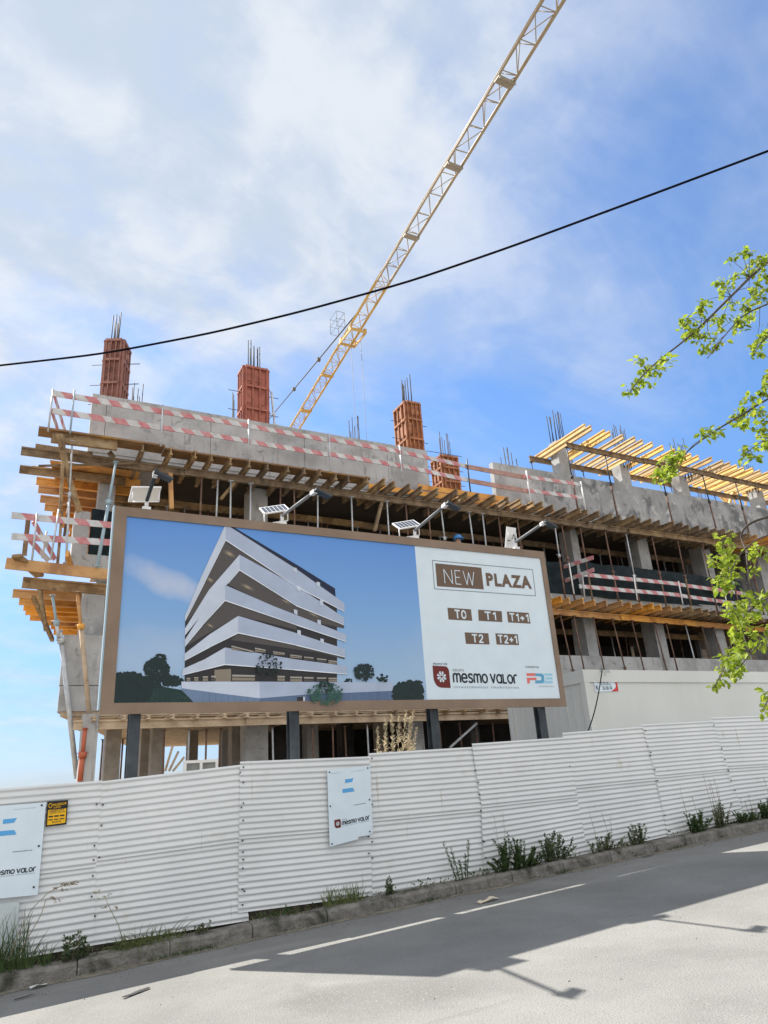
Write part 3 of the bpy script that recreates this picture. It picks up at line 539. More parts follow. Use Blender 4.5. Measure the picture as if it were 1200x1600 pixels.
# ------------------------------------------------------------------ solar lamps on the billboard
M_sol = mat('solar_cells', [(0.02, 0.025, 0.045), (0.05, 0.06, 0.09)], scale=3, rough=0.25, spec=0.6)
M_lamparm = mat('grey_lamp_arm', [(0.14, 0.15, 0.155), (0.20, 0.21, 0.215)], rough=.5)
LAMPS = [(229, 790, 243, 740), (441, 812, 492, 768), (648, 832, 697, 788), (806, 852, 850, 817)]
LBL = ['black armed solar lamp at the billboard corner nearest the leaning grey prop', 'solar lamp standing over the middle of the printed sky on the billboard', 'solar lamp standing where the printed sky meets the white panel', 'solar lamp above the NEW PLAZA title showing its white panel back']
for k, (xa, ya, xb, yb) in enumerate(LAMPS):
    a = P(xa, ya, YB + .06); a.z = bz1; b = P(xb, yb, YB - 1.15 if k else YB - 1.25)
    root = thing('solar_lamp', a, LBL[k], 'lamp', 'solar lamps along the billboard top')
    mb = MB(); mb.box(a.x - .06, a.x + .06, a.y - .04, a.y + .04, a.z, a.z + .05); mb.tube([a + Vector((0, 0, .03)), a + Vector((0, 0, .18))], .03); mb.build('bracket', M_white, root)
    st = a + Vector((0, 0, .16)); mb = MB(); mb.tube([a + Vector((0, .0, .1)), st, b], .027, 10); mb.build('arm', M_post if k == 0 else M_lamparm, root)
    d = (b - st).normalized()
    mb = MB(); hz = b + d * .05
    hx = Vector((.24 if k else .22, .02, -.07)); mb.beam(b + d * .03 - hx * .1, b + d * .03 + hx, .14, .03, 0); mb.beam(b - d * .11, b + d * .02, .065, .06, 1); mb.tube([b, b + d * .12 + Vector((0, 0, .03))], [.03, .012], 6, 0)
    mb.build('lamp_head', [M_post, M_white], root)
    # panel on its own little post beside the arm, tilted to the sun
    c = a + Vector((-.10 if k else -.02, .10, .30)); nrm = Vector((-.15, .35, .85)).normalized() if k != 3 else Vector((-.25, .75, .25)).normalized()
    if k == 3: c = a + Vector((.02, .16, .30))
    if k in (1, 2): nrm = Vector((-.25, -.55, .75)).normalized()
    ux = Vector((1, 0, 0)); ux = (ux - nrm * ux.dot(nrm)).normalized(); uy = nrm.cross(ux)
    mb = MB()
    hw, hh = (.22, .165) if k != 3 else (.15, .21)
    co = [c + ux * sx * hw + uy * sy * hh for sx, sy in ((-1, -1), (1, -1), (1, 1), (-1, 1))]
    mb.prism([p - nrm * .012 for p in co], nrm * .024, 0)
    for i in range(6):
        for j in range(3):
            x0 = -hw * .92 + i * hw * 1.84 / 6 + .004; x1 = x0 + hw * 1.84 / 6 - .008; y0 = -hh * .9 + j * hh * 1.8 / 3; y1 = y0 + hh * 1.8 / 3 - .006
            mb.poly([c + nrm * .0135 + ux * u + uy * v for u, v in ((x0, y0), (x1, y0), (x1, y1), (x0, y1))], 1)
    pn_ = mb.build('solar_panel', [M_white, M_sol], root)
    mb = MB()
    for sx in (-1, 1):
        e_ = c + ux * sx * hw * .9 - nrm * .02 - uy * hh * .6; mb.tube([e_, e_ + Vector((0, .0, -.18))], .010, 6)
    mb.tube([c + ux * -hw * .9 - nrm * .02 - uy * hh * .6 + Vector((0, 0, -.18)), c + ux * hw * .9 - nrm * .02 - uy * hh * .6 + Vector((0, 0, -.18))], .010, 6)
    mb.tube([a + Vector((0, .02, .02)), c - nrm * .02 - uy * hh * .6 + Vector((0, 0, -.18))], .014, 6); mb.build('panel_stand', M_white, root)
    if k == 3:
        mb = MB(); bc = c - nrm * .0145; 
        pts = [bc + ux * -.06 + uy * .05, bc + ux * -.0 + uy * .02 - nrm * .03, bc + ux * .06 - uy * .08 - nrm * .02, st]; mb.tube(pts, .008, 6); mb.beam(bc + ux * -.10 + uy * .05, bc + ux * -.03 + uy * .05, .05, .03); mb.build('panel_lead', M_post, root)

# ------------------------------------------------------------------ site cabin
YC0, YC1 = 11.0, 13.6; cX0 = P(910, 1046, YC0).x; cZ1 = P(910, 1046, YC0).z; cX1 = cX0 + 9.8; cz0 = gz(cX0 + 3, 13.5)
cab = thing('site_cabin', ((cX0 + cX1) / 2, (YC0 + YC1) / 2, cz0), 'long white site cabin behind the fence, right of the billboard', 'cabin')
mb = MB(); mb.box(cX0 + .03, cX1 - .03, YC0 + .03, YC1 - .03, cz0 + .15, cZ1 - .25)
for i in range(12):                              # shallow ribs in the end wall
    y = YC0 + .2 + i * .22; mb.box(cX0 + .018, cX0 + .03, y, y + .03, cz0 + .15, cZ1 - .25)
mb.build('wall', M_cabin, cab)
mb = MB(); mb.box(cX0, cX1, YC0, YC1, cZ1 - .25, cZ1); mb.build('roof_rim', M_cabin, cab)
for x in (cX0, cX1 - .14):
    for y in (YC0, YC1 - .14): mb = MB(); mb.box(x + .004, x + .136, y + .004, y + .136, cz0, cZ1 - .25); mb.build('corner_post', M_cabin, cab)
mb = MB(); v_ = P(884, 1064, YC0); mb.box(cX0 + .001, cX0 + .03, YC0 + 1.05, YC0 + 1.35, cZ1 - .42, cZ1 - .30); mb.build('vent', M_conc, cab)
# stickers on the cabin
sg = thing('company_sign', P(946, 1071, YC0), 'white and red sign reading ALUGAL on the cabin wall', 'sign')
mb = MB(); q = [P(927, 1061, YC0 + .022), P(963, 1061, YC0 + .022), P(966, 1080, YC0 + .022), P(930, 1081, YC0 + .022)]
mb.prism([p for p in q], (0, -.006, 0), 0)
def uvq(q, u, v, dy): p = lerp(lerp(q[3], q[2], u), lerp(q[0], q[1], u), v); return p + Vector((0, -dy, 0))
mb.poly([uvq(q, *a, .008) for a in ((.62, 1), (1, 1), (1, 0), (.68, 0), (.88, .25), (.93, .5), (.86, .78))], 1)
mb.poly([uvq(q, *a, .0095) for a in ((.62, 1), (.70, 1), (.90, .72), (.93, .5), (.86, .78))], 2)
put_text(mb, 'ALUGAL', uvq(q, .14, .66, 0), uvq(q, .60, .68, 0), .10, 3, dy=.010, offset=.01)
put_text(mb, 'MÓDULOS PRÉ-FABRICADOS', uvq(q, .24, .48, 0), uvq(q, .72, .5, 0), .04, 4, dy=.010)
put_text(mb, '256 286 160', uvq(q, .32, .14, 0), uvq(q, .74, .16, 0), .07, 3, dy=.010)
put_text(mb, 'N', uvq(q, .05, .15, 0), uvq(q, .13, .15, 0), .09, 3, dy=.010, offset=.02)
mb.build('panel', [PW, flat('sign_red', (0.55, 0.04, 0.04)), flat('sign_grey', (0.10, 0.11, 0.10)), PK, PGY], sg)
mb = MB(); q = [P(936, 1047.5, YC0 - .002), P(955, 1047.5, YC0 - .002), P(955, 1056, YC0 - .002), P(936, 1056, YC0 - .002)]
mb.prism(q, (0, -.004, 0), 0); put_text(mb, 'ALUGAL', uvq(q, .06, .55, 0), uvq(q, .94, .55, 0), .07, 1, dy=.006); put_text(mb, '6', uvq(q, .44, .08, 0), uvq(q, .56, .08, 0), .05, 1, dy=.006)
tag(mb.build('name_plate', [M_cabin, PGY]), 'small pale name plate on the cabin roof rim above the red sign', 'plate')
mb = MB(); pts = [P(941, 1046, YC0 - .05)]
for i in range(1, 9):
    t = i / 8; pts.append(lerp(P(941, 1046, YC0 - .04), P(918, 1145, YC0 - .9), t) + Vector((0, 0, -.10 * math.sin(math.pi * t))))
mb.tube(pts, .011, 6); tag(mb.build('cable', M_cable), 'thin black cable slung down from the cabin roof to the fence', 'cable')

# ------------------------------------------------------------------ building under construction
F = 17.5
bld = thing('unfinished_building', (18, 23, 0.5), 'concrete apartment block under construction with bare storeys and raw parapets', 'building')
BX0, BX1, BY1 = 1.17, 42.0, 30.0
def part(name, m, fn, parent=bld):
    mb = MB(); fn(mb); return mb.build(name, m, parent)
part('slab', M_conc, lambda b: b.prism([(1.3, F + .02, 9.72), (BX1, F + .02, 9.72), (BX1, BY1, 9.72), (3.6, BY1, 9.72)], (0, 0, .28)))
part('slab', M_conc, lambda b: b.prism([(1.6, F + .02, 6.5), (BX1, F + .02, 6.5), (BX1, BY1, 6.5), (4.2, BY1, 6.5)], (0, 0, .28)))
part('slab', M_tan, lambda b: b.prism([(1.12, F + .03, 3.36), (BX1, F + .03, 3.36), (BX1, 30, 3.36), (4.6, 30, 3.36), (2.35, 21.8, 3.36)], (0, 0, .26)))
# upper parapet, cast in lengths with fine joints
joints = [145, 166, 330, 474, 600, 661]
xs = [P(p, 640, F).x for p in joints]; xs[0] = BX0
for i in range(len(xs) - 1):
    part('parapet_wall', M_conc, lambda b: b.box(xs[i] + (.012 if i else 0), xs[i + 1], F, F + .2, 9.80, 11.45))
xs2 = [P(771, 735, F).x, P(845, 745, F).x, P(930, 770, F).x, P(1000, 780, F).x, P(1085, 790, F).x, P(1170, 800, F).x, P(1260, 815, F).x, 41.5]
for i in range(len(xs2) - 1):
    part('parapet_wall', M_conc_st if i else M_conc, lambda b: b.box(xs2[i] + (.008 if i else 0), xs2[i + 1], F, F + .2, 9.80, 11.45))
part('parapet_wall', M_conc, lambda b: b.box(xs[-1] + .01, xs2[0] - .01, F + .03, F + .2, 9.80, 10.12))
# end-wall parapets of the balconies on the near corner
part('parapet_wall', M_conc, lambda b: (b.box(1.06, 6.0, F, F + .18, 3.47, 4.02), b.box(1.045, 6.0, F - .006, F + .18, 4.035, 5.16)))
part('parapet_wall', M_conc, lambda b: b.prism([(1.06, F + .182, 3.47), (1.06, F + .182, 5.16), (2.3, 24, 5.16), (2.3, 24, 3.47)], (.18, .03, 0)))
part('parapet_wall', M_conc, lambda b: (b.box(1.03, 1.38, F + .05, F + .6, 6.80, 8.2), b.box(1.03, 3.0, F, F + .04, 6.62, 7.1)))
part('parapet_wall', M_conc, lambda b: b.box(13.2, 27.2, F, F + .18, 3.5, 4.97))
part('slab_edge', M_conc, lambda b: b.box(14.0, 27.0, F - .12, F + .01, 6.56, 6.95))
# columns: storey, x px, centre Y, width, depth
def column(x, y, w, d, z0, z1, m=M_conc, ribs=None):
    c = part('column', m, lambda b: b.box(x - w / 2, x + w / 2, y - d / 2, y + d / 2, z0, z1)); return c
def rebar_on(parent, x, y, w, d, z0, z1, n_=8, seed=0):
    rn = random.Random(seed); mb = MB()
    for i in range(n_):
        t = i / n_ * 4; s_ = t % 1
        px_, py_ = ((-.5 + s_, -.5), (.5, -.5 + s_), (.5 - s_, .5), (-.5, .5 - s_))[int(t)]
        x_ = x + px_ * w; y_ = y + py_ * d; tilt = Vector((rn.uniform(-.05, .05), rn.uniform(-.05, .05), 0)); h = (z1 - z0) * rn.uniform(.82, 1.04)
        mb.tube([(x_, y_, z0), Vector((x_, y_, z0 + h)) + tilt], .016, 5)
    return mb.build('rebar', M_rebar, parent)
for (pl, pr, py, z0, z1) in ((391, 418, 780, 6.78, 9.72), (996, 1012, 850, 6.78, 9.72), (895, 906, 860, 6.78, 9.72), (1096, 1109, 860, 6.78, 9.72), (915, 931, 990, 3.62, 6.5), (1026, 1041, 1000, 3.62, 6.5), (1121, 1134, 1000, 3.62, 6.5), (385, 420, 1160, .4, 3.36), (155, 180, 770, 6.78, 9.72), (1185, 1210, 880, 6.78, 9.72), (1200, 1222, 1010, 3.62, 6.5)):
    a, b = P(pl, py, 18.2), P(pr, py, 18.2); column((a.x + b.x) / 2, 18.5, b.x - a.x, .6 if z0 > 1 else .5, z0, z1)
column(P(147, 930, 18.1).x, 18.4, .5, .7, 3.62, 6.5)
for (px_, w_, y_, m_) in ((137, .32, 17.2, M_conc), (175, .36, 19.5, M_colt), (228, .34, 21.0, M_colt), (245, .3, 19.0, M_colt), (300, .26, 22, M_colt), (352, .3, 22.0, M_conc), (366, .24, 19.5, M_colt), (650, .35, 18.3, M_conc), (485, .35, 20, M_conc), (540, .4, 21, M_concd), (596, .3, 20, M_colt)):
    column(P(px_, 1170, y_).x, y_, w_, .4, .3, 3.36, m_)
# core walls added to keep the inside dark, most with shade in their colour
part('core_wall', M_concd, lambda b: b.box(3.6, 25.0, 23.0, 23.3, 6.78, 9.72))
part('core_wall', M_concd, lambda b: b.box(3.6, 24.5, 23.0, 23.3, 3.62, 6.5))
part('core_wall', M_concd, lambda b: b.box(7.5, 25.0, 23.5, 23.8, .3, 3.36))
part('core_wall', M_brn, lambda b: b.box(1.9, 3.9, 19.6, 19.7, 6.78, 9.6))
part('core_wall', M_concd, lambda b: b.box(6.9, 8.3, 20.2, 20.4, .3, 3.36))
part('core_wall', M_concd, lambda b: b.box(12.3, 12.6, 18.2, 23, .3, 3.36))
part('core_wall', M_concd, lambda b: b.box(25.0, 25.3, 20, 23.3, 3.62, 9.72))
# soffit plywood under the two upper slabs, interior shade put into its colour
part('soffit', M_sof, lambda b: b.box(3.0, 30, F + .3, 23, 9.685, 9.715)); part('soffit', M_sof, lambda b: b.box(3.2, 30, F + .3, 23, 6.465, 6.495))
def planks(b):
    y = F + .05; i = 0
    while y < 28:
        w = .26; b.box(1.3 + (y - F) * .27, 7.4, y, y + w - .012, 3.325 - .004 * (i % 2), 3.352); b.box(7.41, 13.2, y, y + w - .012, 3.325 - .004 * ((i + 1) % 2), 3.352); y += w; i += 1
part('soffit', M_tan, planks)
# columns and rebar above the roof parapet
def roof_rebar(px_, y, ztop_py, n_, w=.35, d=.35, stub=.0, seed=1):
    c = P(px_, ztop_py, y); z0 = 10.0; col = column(c.x, y, w + .06, d + .06, z0, 10.0 + .02 + stub, M_conc); rebar_on(col, c.x, y, w, d, z0, c.z, n_, seed)
roof_rebar(215, 20, 597, 6, .25, .25, 0, 4); roof_rebar(553, 19.5, 655, 7, .3, .3, 0, 5); roof_rebar(692, 21.0, 675, 7, .4, .3, 0, 6); roof_rebar(794, 19.0, 700, 9, .45, .4, 0, 7); roof_rebar(372, 20.5, 592, 6, .3, .3, 2.4, 8)
roof_rebar(1095, 21, 768, 8, .45, .4, 0, 14); roof_rebar(886, 21, 690, 4, .2, .2, 0, 15)
for k, (px_, pyt, zt, rt) in enumerate(((876, 690, 12.95, 645), (978, 745, 12.3, 668), (1072, 770, 12.3, 688), (1192, 790, 12.3, 724))):
    c = P(px_, pyt, 17.75); col = column(c.x, 17.95, .46, .42, 10.0, zt if k == 0 else 12.438, M_conc)
    top = P((864, 964, 1058, 1164)[k], rt, 17.9); rebar_on(col, P((866, 966, 1060, 1168)[k], rt + 20, 17.9).x + .05, 17.9, .42, .36, zt, top.z, 9, 20 + k)
for k, (px_, pyt) in enumerate(((1012, 800),)):
    pass

# red column moulds standing on the roof
def mould(px0, px1, pyt, y, depth, label, m, wood, zt_extra=0.0, seed=0, rebar_py=None):
    a, b = P(px0, pyt, y), P(px1, pyt, y); z1 = (a.z + b.z) / 2; z0 = 10.0; cx = (a.x + b.x) / 2
    t = thing('column_mould', (cx, y, z0), label, 'formwork', 'red column moulds on the roof')
    w = b.x - a.x
    for side in ('f', 'r', 'l', 'k'):
        mb = MB()
        def face(u0, u1, v0, v1, d0, d1, mi):          # u along the face, v up, d outwards
            if side == 'f': mb.box(cx - w/2 + u0 * w, cx - w/2 + u1 * w, y - d1, y - d0, v0, v1, mi)
            elif side == 'k': mb.box(cx - w/2 + u0 * w, cx - w/2 + u1 * w, y + depth + d0, y + depth + d1, v0, v1, mi)
            elif side == 'r': mb.box(cx + w/2 + d0, cx + w/2 + d1, y + u0 * depth, y + u1 * depth, v0, v1, mi)
            else: mb.box(cx - w/2 - d1, cx - w/2 - d0, y + u0 * depth, y + u1 * depth, v0, v1, mi)
        face(0, 1, z0, z1, 0, .02, 0)
        nrow = 5
        for u in (0.0, .30, .62, .94): face(u, u + .06, z0, z1 - .002, .0205, .075, 1)
        for r in range(nrow + 1):
            v = z0 + (z1 - z0) * r / nrow; v = min(v, z1 - .10); face(.002, .998, v, v + .07, .022, .09, 1)
        for r in range(nrow):
            for c in range(3): 
                if random.random() < .5: face(.08 + c * .31, .10 + c * .31 + .16, z0 + (z1 - z0) * (r + .3) / nrow, z0 + (z1 - z0) * (r + .85) / nrow, .0205, .04, 1)
        mb.build('mould_panel', [m, wood], t)
    mb = MB()
    for v in (z0 + 1.75, z0 + 2.35, z0 + 3.0):
        mb.tube([(cx - w/2 - .45, y + depth * .4, v), (cx + w/2 + .45, y + depth * .4 + .02, v + .02)], .012, 5)
    mb.build('tie_rod', M_rebar, t)
    if rebar_py:
        mb = MB(); rn = random.Random(seed)
        for i in range(9):
            x_ = cx + rn.uniform(-.35, .35) * w; y_ = y + rn.uniform(.1, .9) * depth; zt = P(px0, rebar_py, y).z - rn.uniform(0, .22)
            mb.tube([(x_, y_, z1 - .5), (x_ + rn.uniform(-.03, .03), y_, zt)], .016, 5)
        mb.build('rebar', M_rebar, t)
    return t
M_redr = mat('red_mould_rib', [(0.22, 0.10, 0.078), (0.33, 0.165, 0.13)], scale=5, rough=0.7, spots=[((0.5, 0.3, 0.24), 4, 0.63)])
M_dull = mat('dull_red_mould_sheet', [(0.16, 0.07, 0.055), (0.26, 0.115, 0.09)], scale=4, rough=.8, spots=[((0.32, 0.21, 0.17), 5, .62), ((0.10, 0.05, 0.04), 3, .6)])
M_orib = mat('orange_mould_rib', [(0.22, 0.085, 0.04), (0.40, 0.17, 0.08)], scale=5, rough=0.7)
m1_ = mould(167, 192, 530, 18.2, .62, 'tall dull red column mould near the roof corner, crossed by the overhead cable', M_dull, M_redr, seed=1, rebar_py=478)
m1_.rotation_euler.z = R_(-24)
mould(383, 417, 574, 18.4, .55, 'broad bright red column mould on the roof beside the crane boom', M_red, M_red, seed=2, rebar_py=524)
mould(634, 654, 628, 18.3, .8, 'tall orange brown column mould at the end of the high parapet', M_orr, M_orib, seed=3, rebar_py=580)
mould(690, 713, 712, 20.0, .7, 'short rusty column mould standing in the gap of the parapet', M_orr, M_orib, seed=4)
# ladder-like brace by the second mould
mb = MB(); a = P(424, 612, 18.6); b = P(432, 660, 18.2); mb.beam((a.x, 18.6, a.z), (b.x + .1, 18.2, 10.0), .05, .05); mb.beam((a.x - .1, 18.6, a.z - .6), (b.x - .3, 18.2, 10.0), .04, .04)
for i in range(4): mb.beam((a.x - .12 + .06 * i, 18.4, a.z - .9 - .35 * i), (a.x + .1 + .06 * i, 18.4, a.z - .9 - .35 * i), .03, .03)
tag(mb.build('raking_brace', M_galv), 'grey steel raking brace against the broad red column mould', 'brace')

# ------------------------------------------------------------------ formwork beams
def ibeam_obj(name, a, b, m, label, group, cat='beam', h=.2, w=.08):
    mb = MB(); mb.ibeam(a, b, h, w); c = (Vector(a) + Vector(b)) / 2
    o = mb.build(name, m, loc=c); return tag(o, label, cat, group)
def board_obj(name, a, b, w, h, m, label, group, cat='board', up=(0, 0, 1)):
    mb = MB(); mb.beam(a, b, w, h, 0, up); c = (Vector(a) + Vector(b)) / 2; return tag(mb.build(name, m, loc=c), label, cat, group)
rb = random.Random(11)
# upper deck: beams pointing at the street
G3 = 'formwork beams jutting from the upper deck'
x = 2.35; k = 0
while x < 34:
    k += 1; xx = x + rb.uniform(-.07, .07); y0 = 16.36 + rb.uniform(-.05, .10); L = rb.uniform(1.65, 2.0)
    o_ = xx > 25.3 and xx < 27.6 or xx < 2.0
    m = M_org if (25.0 < xx < 27.8) else M_brn
    ibeam_obj('formwork_beam', (xx, y0, 9.57), (xx + rb.uniform(-.04, .04), y0 + L, 9.57), m, ('orange' if m is M_org else 'weathered brown') + ' beam jutting from under the upper parapet, ' + ordw(k) + ' from the street corner', G3)
    x += rb.choice((.46, .5, .5, .54, .6) if x < 8 else (.40, .48, .5, .52, .56))
# ledgers
def ledgers(pts, z, m, where, group, seg=3.9, h=.2):
    a, b = Vector((*pts[0], z)), Vector((*pts[1], z)); d = (b - a); L = d.length; d.normalize(); s_ = 0; i = 0
    while s_ < L:
        e_ = min(s_ + seg, L); i += 1; off = Vector((0, .05 * (i % 2), 0))
        pa = a + d * max(0, s_ - .12) + off; pb = a + d * e_ + off
        ibeam_obj('ledger_beam', (pa.x, pa.y, z), (pb.x, pb.y, z), m, f'{where}, {ordw(i)} length from the street corner', group, h=h)
        s_ = e_
ledgers(((-.29, 17.0), (36, 17.0)), 9.36, M_brn, 'long brown ledger beam carrying the upper deck', 'ledger beams of the upper deck')
ledgers(((1.9, 19.3), (30, 19.3)), 9.36, M_brn, 'brown ledger beam deep under the upper slab', 'inner ledger beams of the upper storey')
ledgers(((14.6, 17.15), (28, 18.15)), 6.30, M_org, 'orange ledger beam beneath the tarpaulin balcony', 'ledger beams of the tarpaulin balcony')
ledgers(((15.5, 19.5), (28, 19.5)), 6.20, M_brn, 'brown inner ledger beam under the tarpaulin balcony', 'inner ledger beams of the tarpaulin balcony')
ledgers(((1.37, 17.0), (13.4, 17.0)), 3.13, M_tan, 'pale ledger beam just under the billboard', 'ledger beams under the billboard')
ledgers(((-.29, 18.1), (2.2, 18.1)), 9.36, M_brn, 'short dark ledger beam at the street corner', 'corner ledger beams')
# stub beams just under the billboard
x = 1.75; k = 0
while x < 13:
    k += 1; ibeam_obj('formwork_beam', (x, 16.75 + rb.uniform(-.1, .15), 3.245 + .0), (x + rb.uniform(-.03, .03), 19.4, 3.245), M_tan if x < 8.5 else M_brn, 'pale stub beam on the ledger under the billboard, ' + ordw(k) + ' from the street corner', 'stub beams under the billboard', h=.03 * 6 - .0 if False else .10)
    x += rb.uniform(.5, .62)
# tarpaulin balcony beams
x = 14.55; k = 0
while x < 27:
    k += 1; yy = 16.5 + rb.uniform(-.06, .12) + max(0, (x - 20.5) * .16); m = M_org if x < 20.6 else M_brn
    ibeam_obj('formwork_beam', (x, yy, 6.505), (x + rb.uniform(-.03, .03), yy + 2.3, 6.505), m, ('orange' if m is M_org else 'dull brown') + ' beam under the tarpaulin balcony, ' + ordw(k) + ' from the billboard', 'beams under the tarpaulin balcony')
    x += rb.choice((.42, .48, .5, .56))
# roof deck over the parapet
PX = [912, 921, 944, 952, 972, 989, 1003, 1018, 1036, 1055, 1069, 1081, 1093, 1110, 1128, 1139, 1152, 1164, 1175, 1187, 1199, 1212, 1224, 1236, 1250, 1264]
for k, p in enumerate(PX):
    py = 664 + (p - 912) * .257; q = PZ(p, py, 12.62); y0 = q.y + rb.uniform(-.08, .08); y1 = 18.55 + rb.uniform(.0, .4)
    ibeam_obj('formwork_beam', (q.x, y0, 12.54), (q.x + .04, y1, 12.54), M_gold, 'golden beam of the open roof deck, ' + ordw(k + 1) + ' from the free end', 'golden beams of the open roof deck')
ledgers(((16.80, 16.92), (32, 17.2)), 12.34, M_brn, 'brown front ledger under the open roof deck', 'front ledgers of the open roof deck')
ledgers(((16.2, 18.3), (32, 18.55)), 12.34, M_brn, 'brown rear ledger under the open roof deck', 'rear ledgers of the open roof deck')
# lower golden deck far behind on the roof
for k in range(7):
    a = P(1122 + k * 13, 776 - k * 1.5, 22.5); ibeam_obj('formwork_beam', (a.x - 1.2, 22.0 + k * .12, a.z - .12 * k + .2), (a.x + 1.9, 23.4 + k * .3, a.z - .12 * k + .25), M_gold, 'golden beam of the low rear roof stack, ' + ordw(k + 1) + ' from its tip', 'golden beams stacked behind the roof column')
board_obj('timber_brace', P(1150, 752, 18.6), P(1138, 792, 18.6), .09, .09, M_gold, 'pale timber brace leaning beside the last roof column', None, 'brace')
# orange shutter boards along the slab edge
xa, xb = P(630, 740, 17.3).x, P(862, 800, 17.3).x
for i, (x0, x1, z0, z1) in enumerate(((xa - 1.2, xa + 1.3, 9.76, 9.92), (xa + 1.2, xb - 2.1, 9.74, 9.93), (xa + .5, xb - 1.9, 9.95, 10.12), (xb - 2.0, xb + .1, 9.75, 9.90))):
    board_obj('shutter_board', (x0, 17.34 - .02 * i, (z0 + z1) / 2), (x1, 17.34 - .02 * i, (z0 + z1) / 2), .03, z1 - z0, M_org, 'orange shutter board on the slab edge, ' + ordw(i + 1) + ' from the orange column mould', 'orange shutter boards at the parapet gap')

# decks (plywood planks the guard rails stand on)
for i, (x0, x1) in enumerate(((.02, 2.85), (2.87, 5.6), (5.62, 8.6))):
    y0 = 16.52 if i else 16.36
    board_obj('deck_plank', (x0, y0 + .22, 9.70 + .002 * (i % 2)), (x1, y0 + .22, 9.70 + .002 * (i % 2)), .46, .045, M_ply, 'brown plywood deck plank of the upper deck, ' + ordw(i + 1) + ' from the street corner', 'deck planks of the upper deck')

# ------------------------------------------------------------------ street-corner balconies: beams pointing left
edge3 = [(50, 733), (57, 750), (60, 763), (63, 778), (70, 791), (82, 803), (95, 818), (104, 838), (112, 852), (118, 866)]
for k, (p, q) in enumerate(edge3):
    a = PZ(p, q, 9.42); ibeam_obj('formwork_beam', (a.x, a.y, 9.40), (a.x + 2.6, a.y + .05, 9.40), M_org, 'orange beam under the top corner balcony, ' + ordw(k + 1) + ' from the street', 'orange beams under the top corner balcony')
edge2 = [(20, 925), (30, 937), (37, 946), (40, 953), (47, 962), (72, 970), (80, 976), (84, 985)]
for k, (p, q) in enumerate(edge2):
    a = PZ(p, q, 6.35); ibeam_obj('formwork_beam', (a.x, a.y, 6.32), (a.x + 2.3, a.y + .05, 6.32), M_org, 'orange beam under the middle corner balcony, ' + ordw(k + 1) + ' from the street', 'orange beams under the middle corner balcony')
for z, x0, y0, y1, m, nm in ((9.51, .9, 17.75, 25.5, M_org, 'top'), (6.44, .9, 18.3, 23.2, M_org, 'middle')):
    mb = MB(); mb.prism([(x0 - .55, y0, z), (x0 + 1.6, y0, z), (x0 + 1.6, y1, z), (x0 + .75, y1, z)], (0, 0, .02)); tag(mb.build('formwork_sheet', m), f'orange plywood sheet over the beams of the {nm} corner balcony', 'formwork')
# loose timbers and deck boards there
G = 'rough timbers of the corner scaffold'
for nm, a, b, w, h, m, lab in (
    ('timber', P(80, 683, 16.5), P(183, 696, 16.5), .1, .26, M_brn, 'thick brown edge board at the top street corner'),
    ('timber', P(55, 700, 17.6), P(200, 722, 17.6), .1, .2, M_brn, 'dark doubled beam end at the top street corner'),
    ('timber', P(93, 678, 16.3), P(106, 745, 16.6), .08, .14, M_brn, 'short slanting prop timber under the top corner board'),
    ('timber', P(100, 690, 16.45), P(94, 800, 16.6), .07, .12, M_brn, 'upright weathered timber under the top corner deck'),
    ('timber', P(104, 735, 16.6), P(124, 800, 16.7), .07, .12, M_brn, 'slanting weathered timber under the top corner deck'),
    ('timber', P(97, 800, 16.6), P(90, 880, 16.6), .06, .10, M_brn, 'upright timber standing behind the striped corner boards'),
    ('timber', P(45, 803, 16.9), P(38, 868, 16.9), .10, .05, M_brn, 'broad flat stake holding the striped boards at the corner'),
    ('timber', P(9, 880, 16.5), P(170, 898, 16.5), .06, .24, M_org, 'orange edge board of the middle corner balcony'),
    ('timber', P(25, 868, 16.3), P(62, 900, 17.0), .20, .07, M_brn, 'brown plank lying askew on the middle corner balcony'),
    ('timber', P(105, 865, 16.2), P(114, 895, 16.9), .07, .16, M_org, 'short orange block on the middle corner balcony'),
    ('timber', P(52, 933, 17.4), P(82, 1000, 20.0), .08, .10, M_brn, 'brown timber slanting away under the middle corner balcony'),
    ('timber', P(62, 920, 16.9), P(72, 985, 17.5), .07, .09, M_brn, 'brown timber raking beneath the orange beams of the middle balcony'),
    ('timber', P(170, 706, 16.8), P(178, 716, 16.85), .09, .10, M_brn, 'small timber block atop the light steel prop'),
    ('timber', P(60, 728, 16.95), P(215, 724, 16.95), .03, .05, M_brn, 'thin pale lath nailed across the top corner scaffold')):
    board_obj(nm, a, b, w, h, m, lab, G, 'timber')
ibeam_obj('ledger_beam', P(35, 910, 16.9), P(172, 922, 16.9), M_brn, 'brown ledger under the middle corner balcony', None, h=.24)

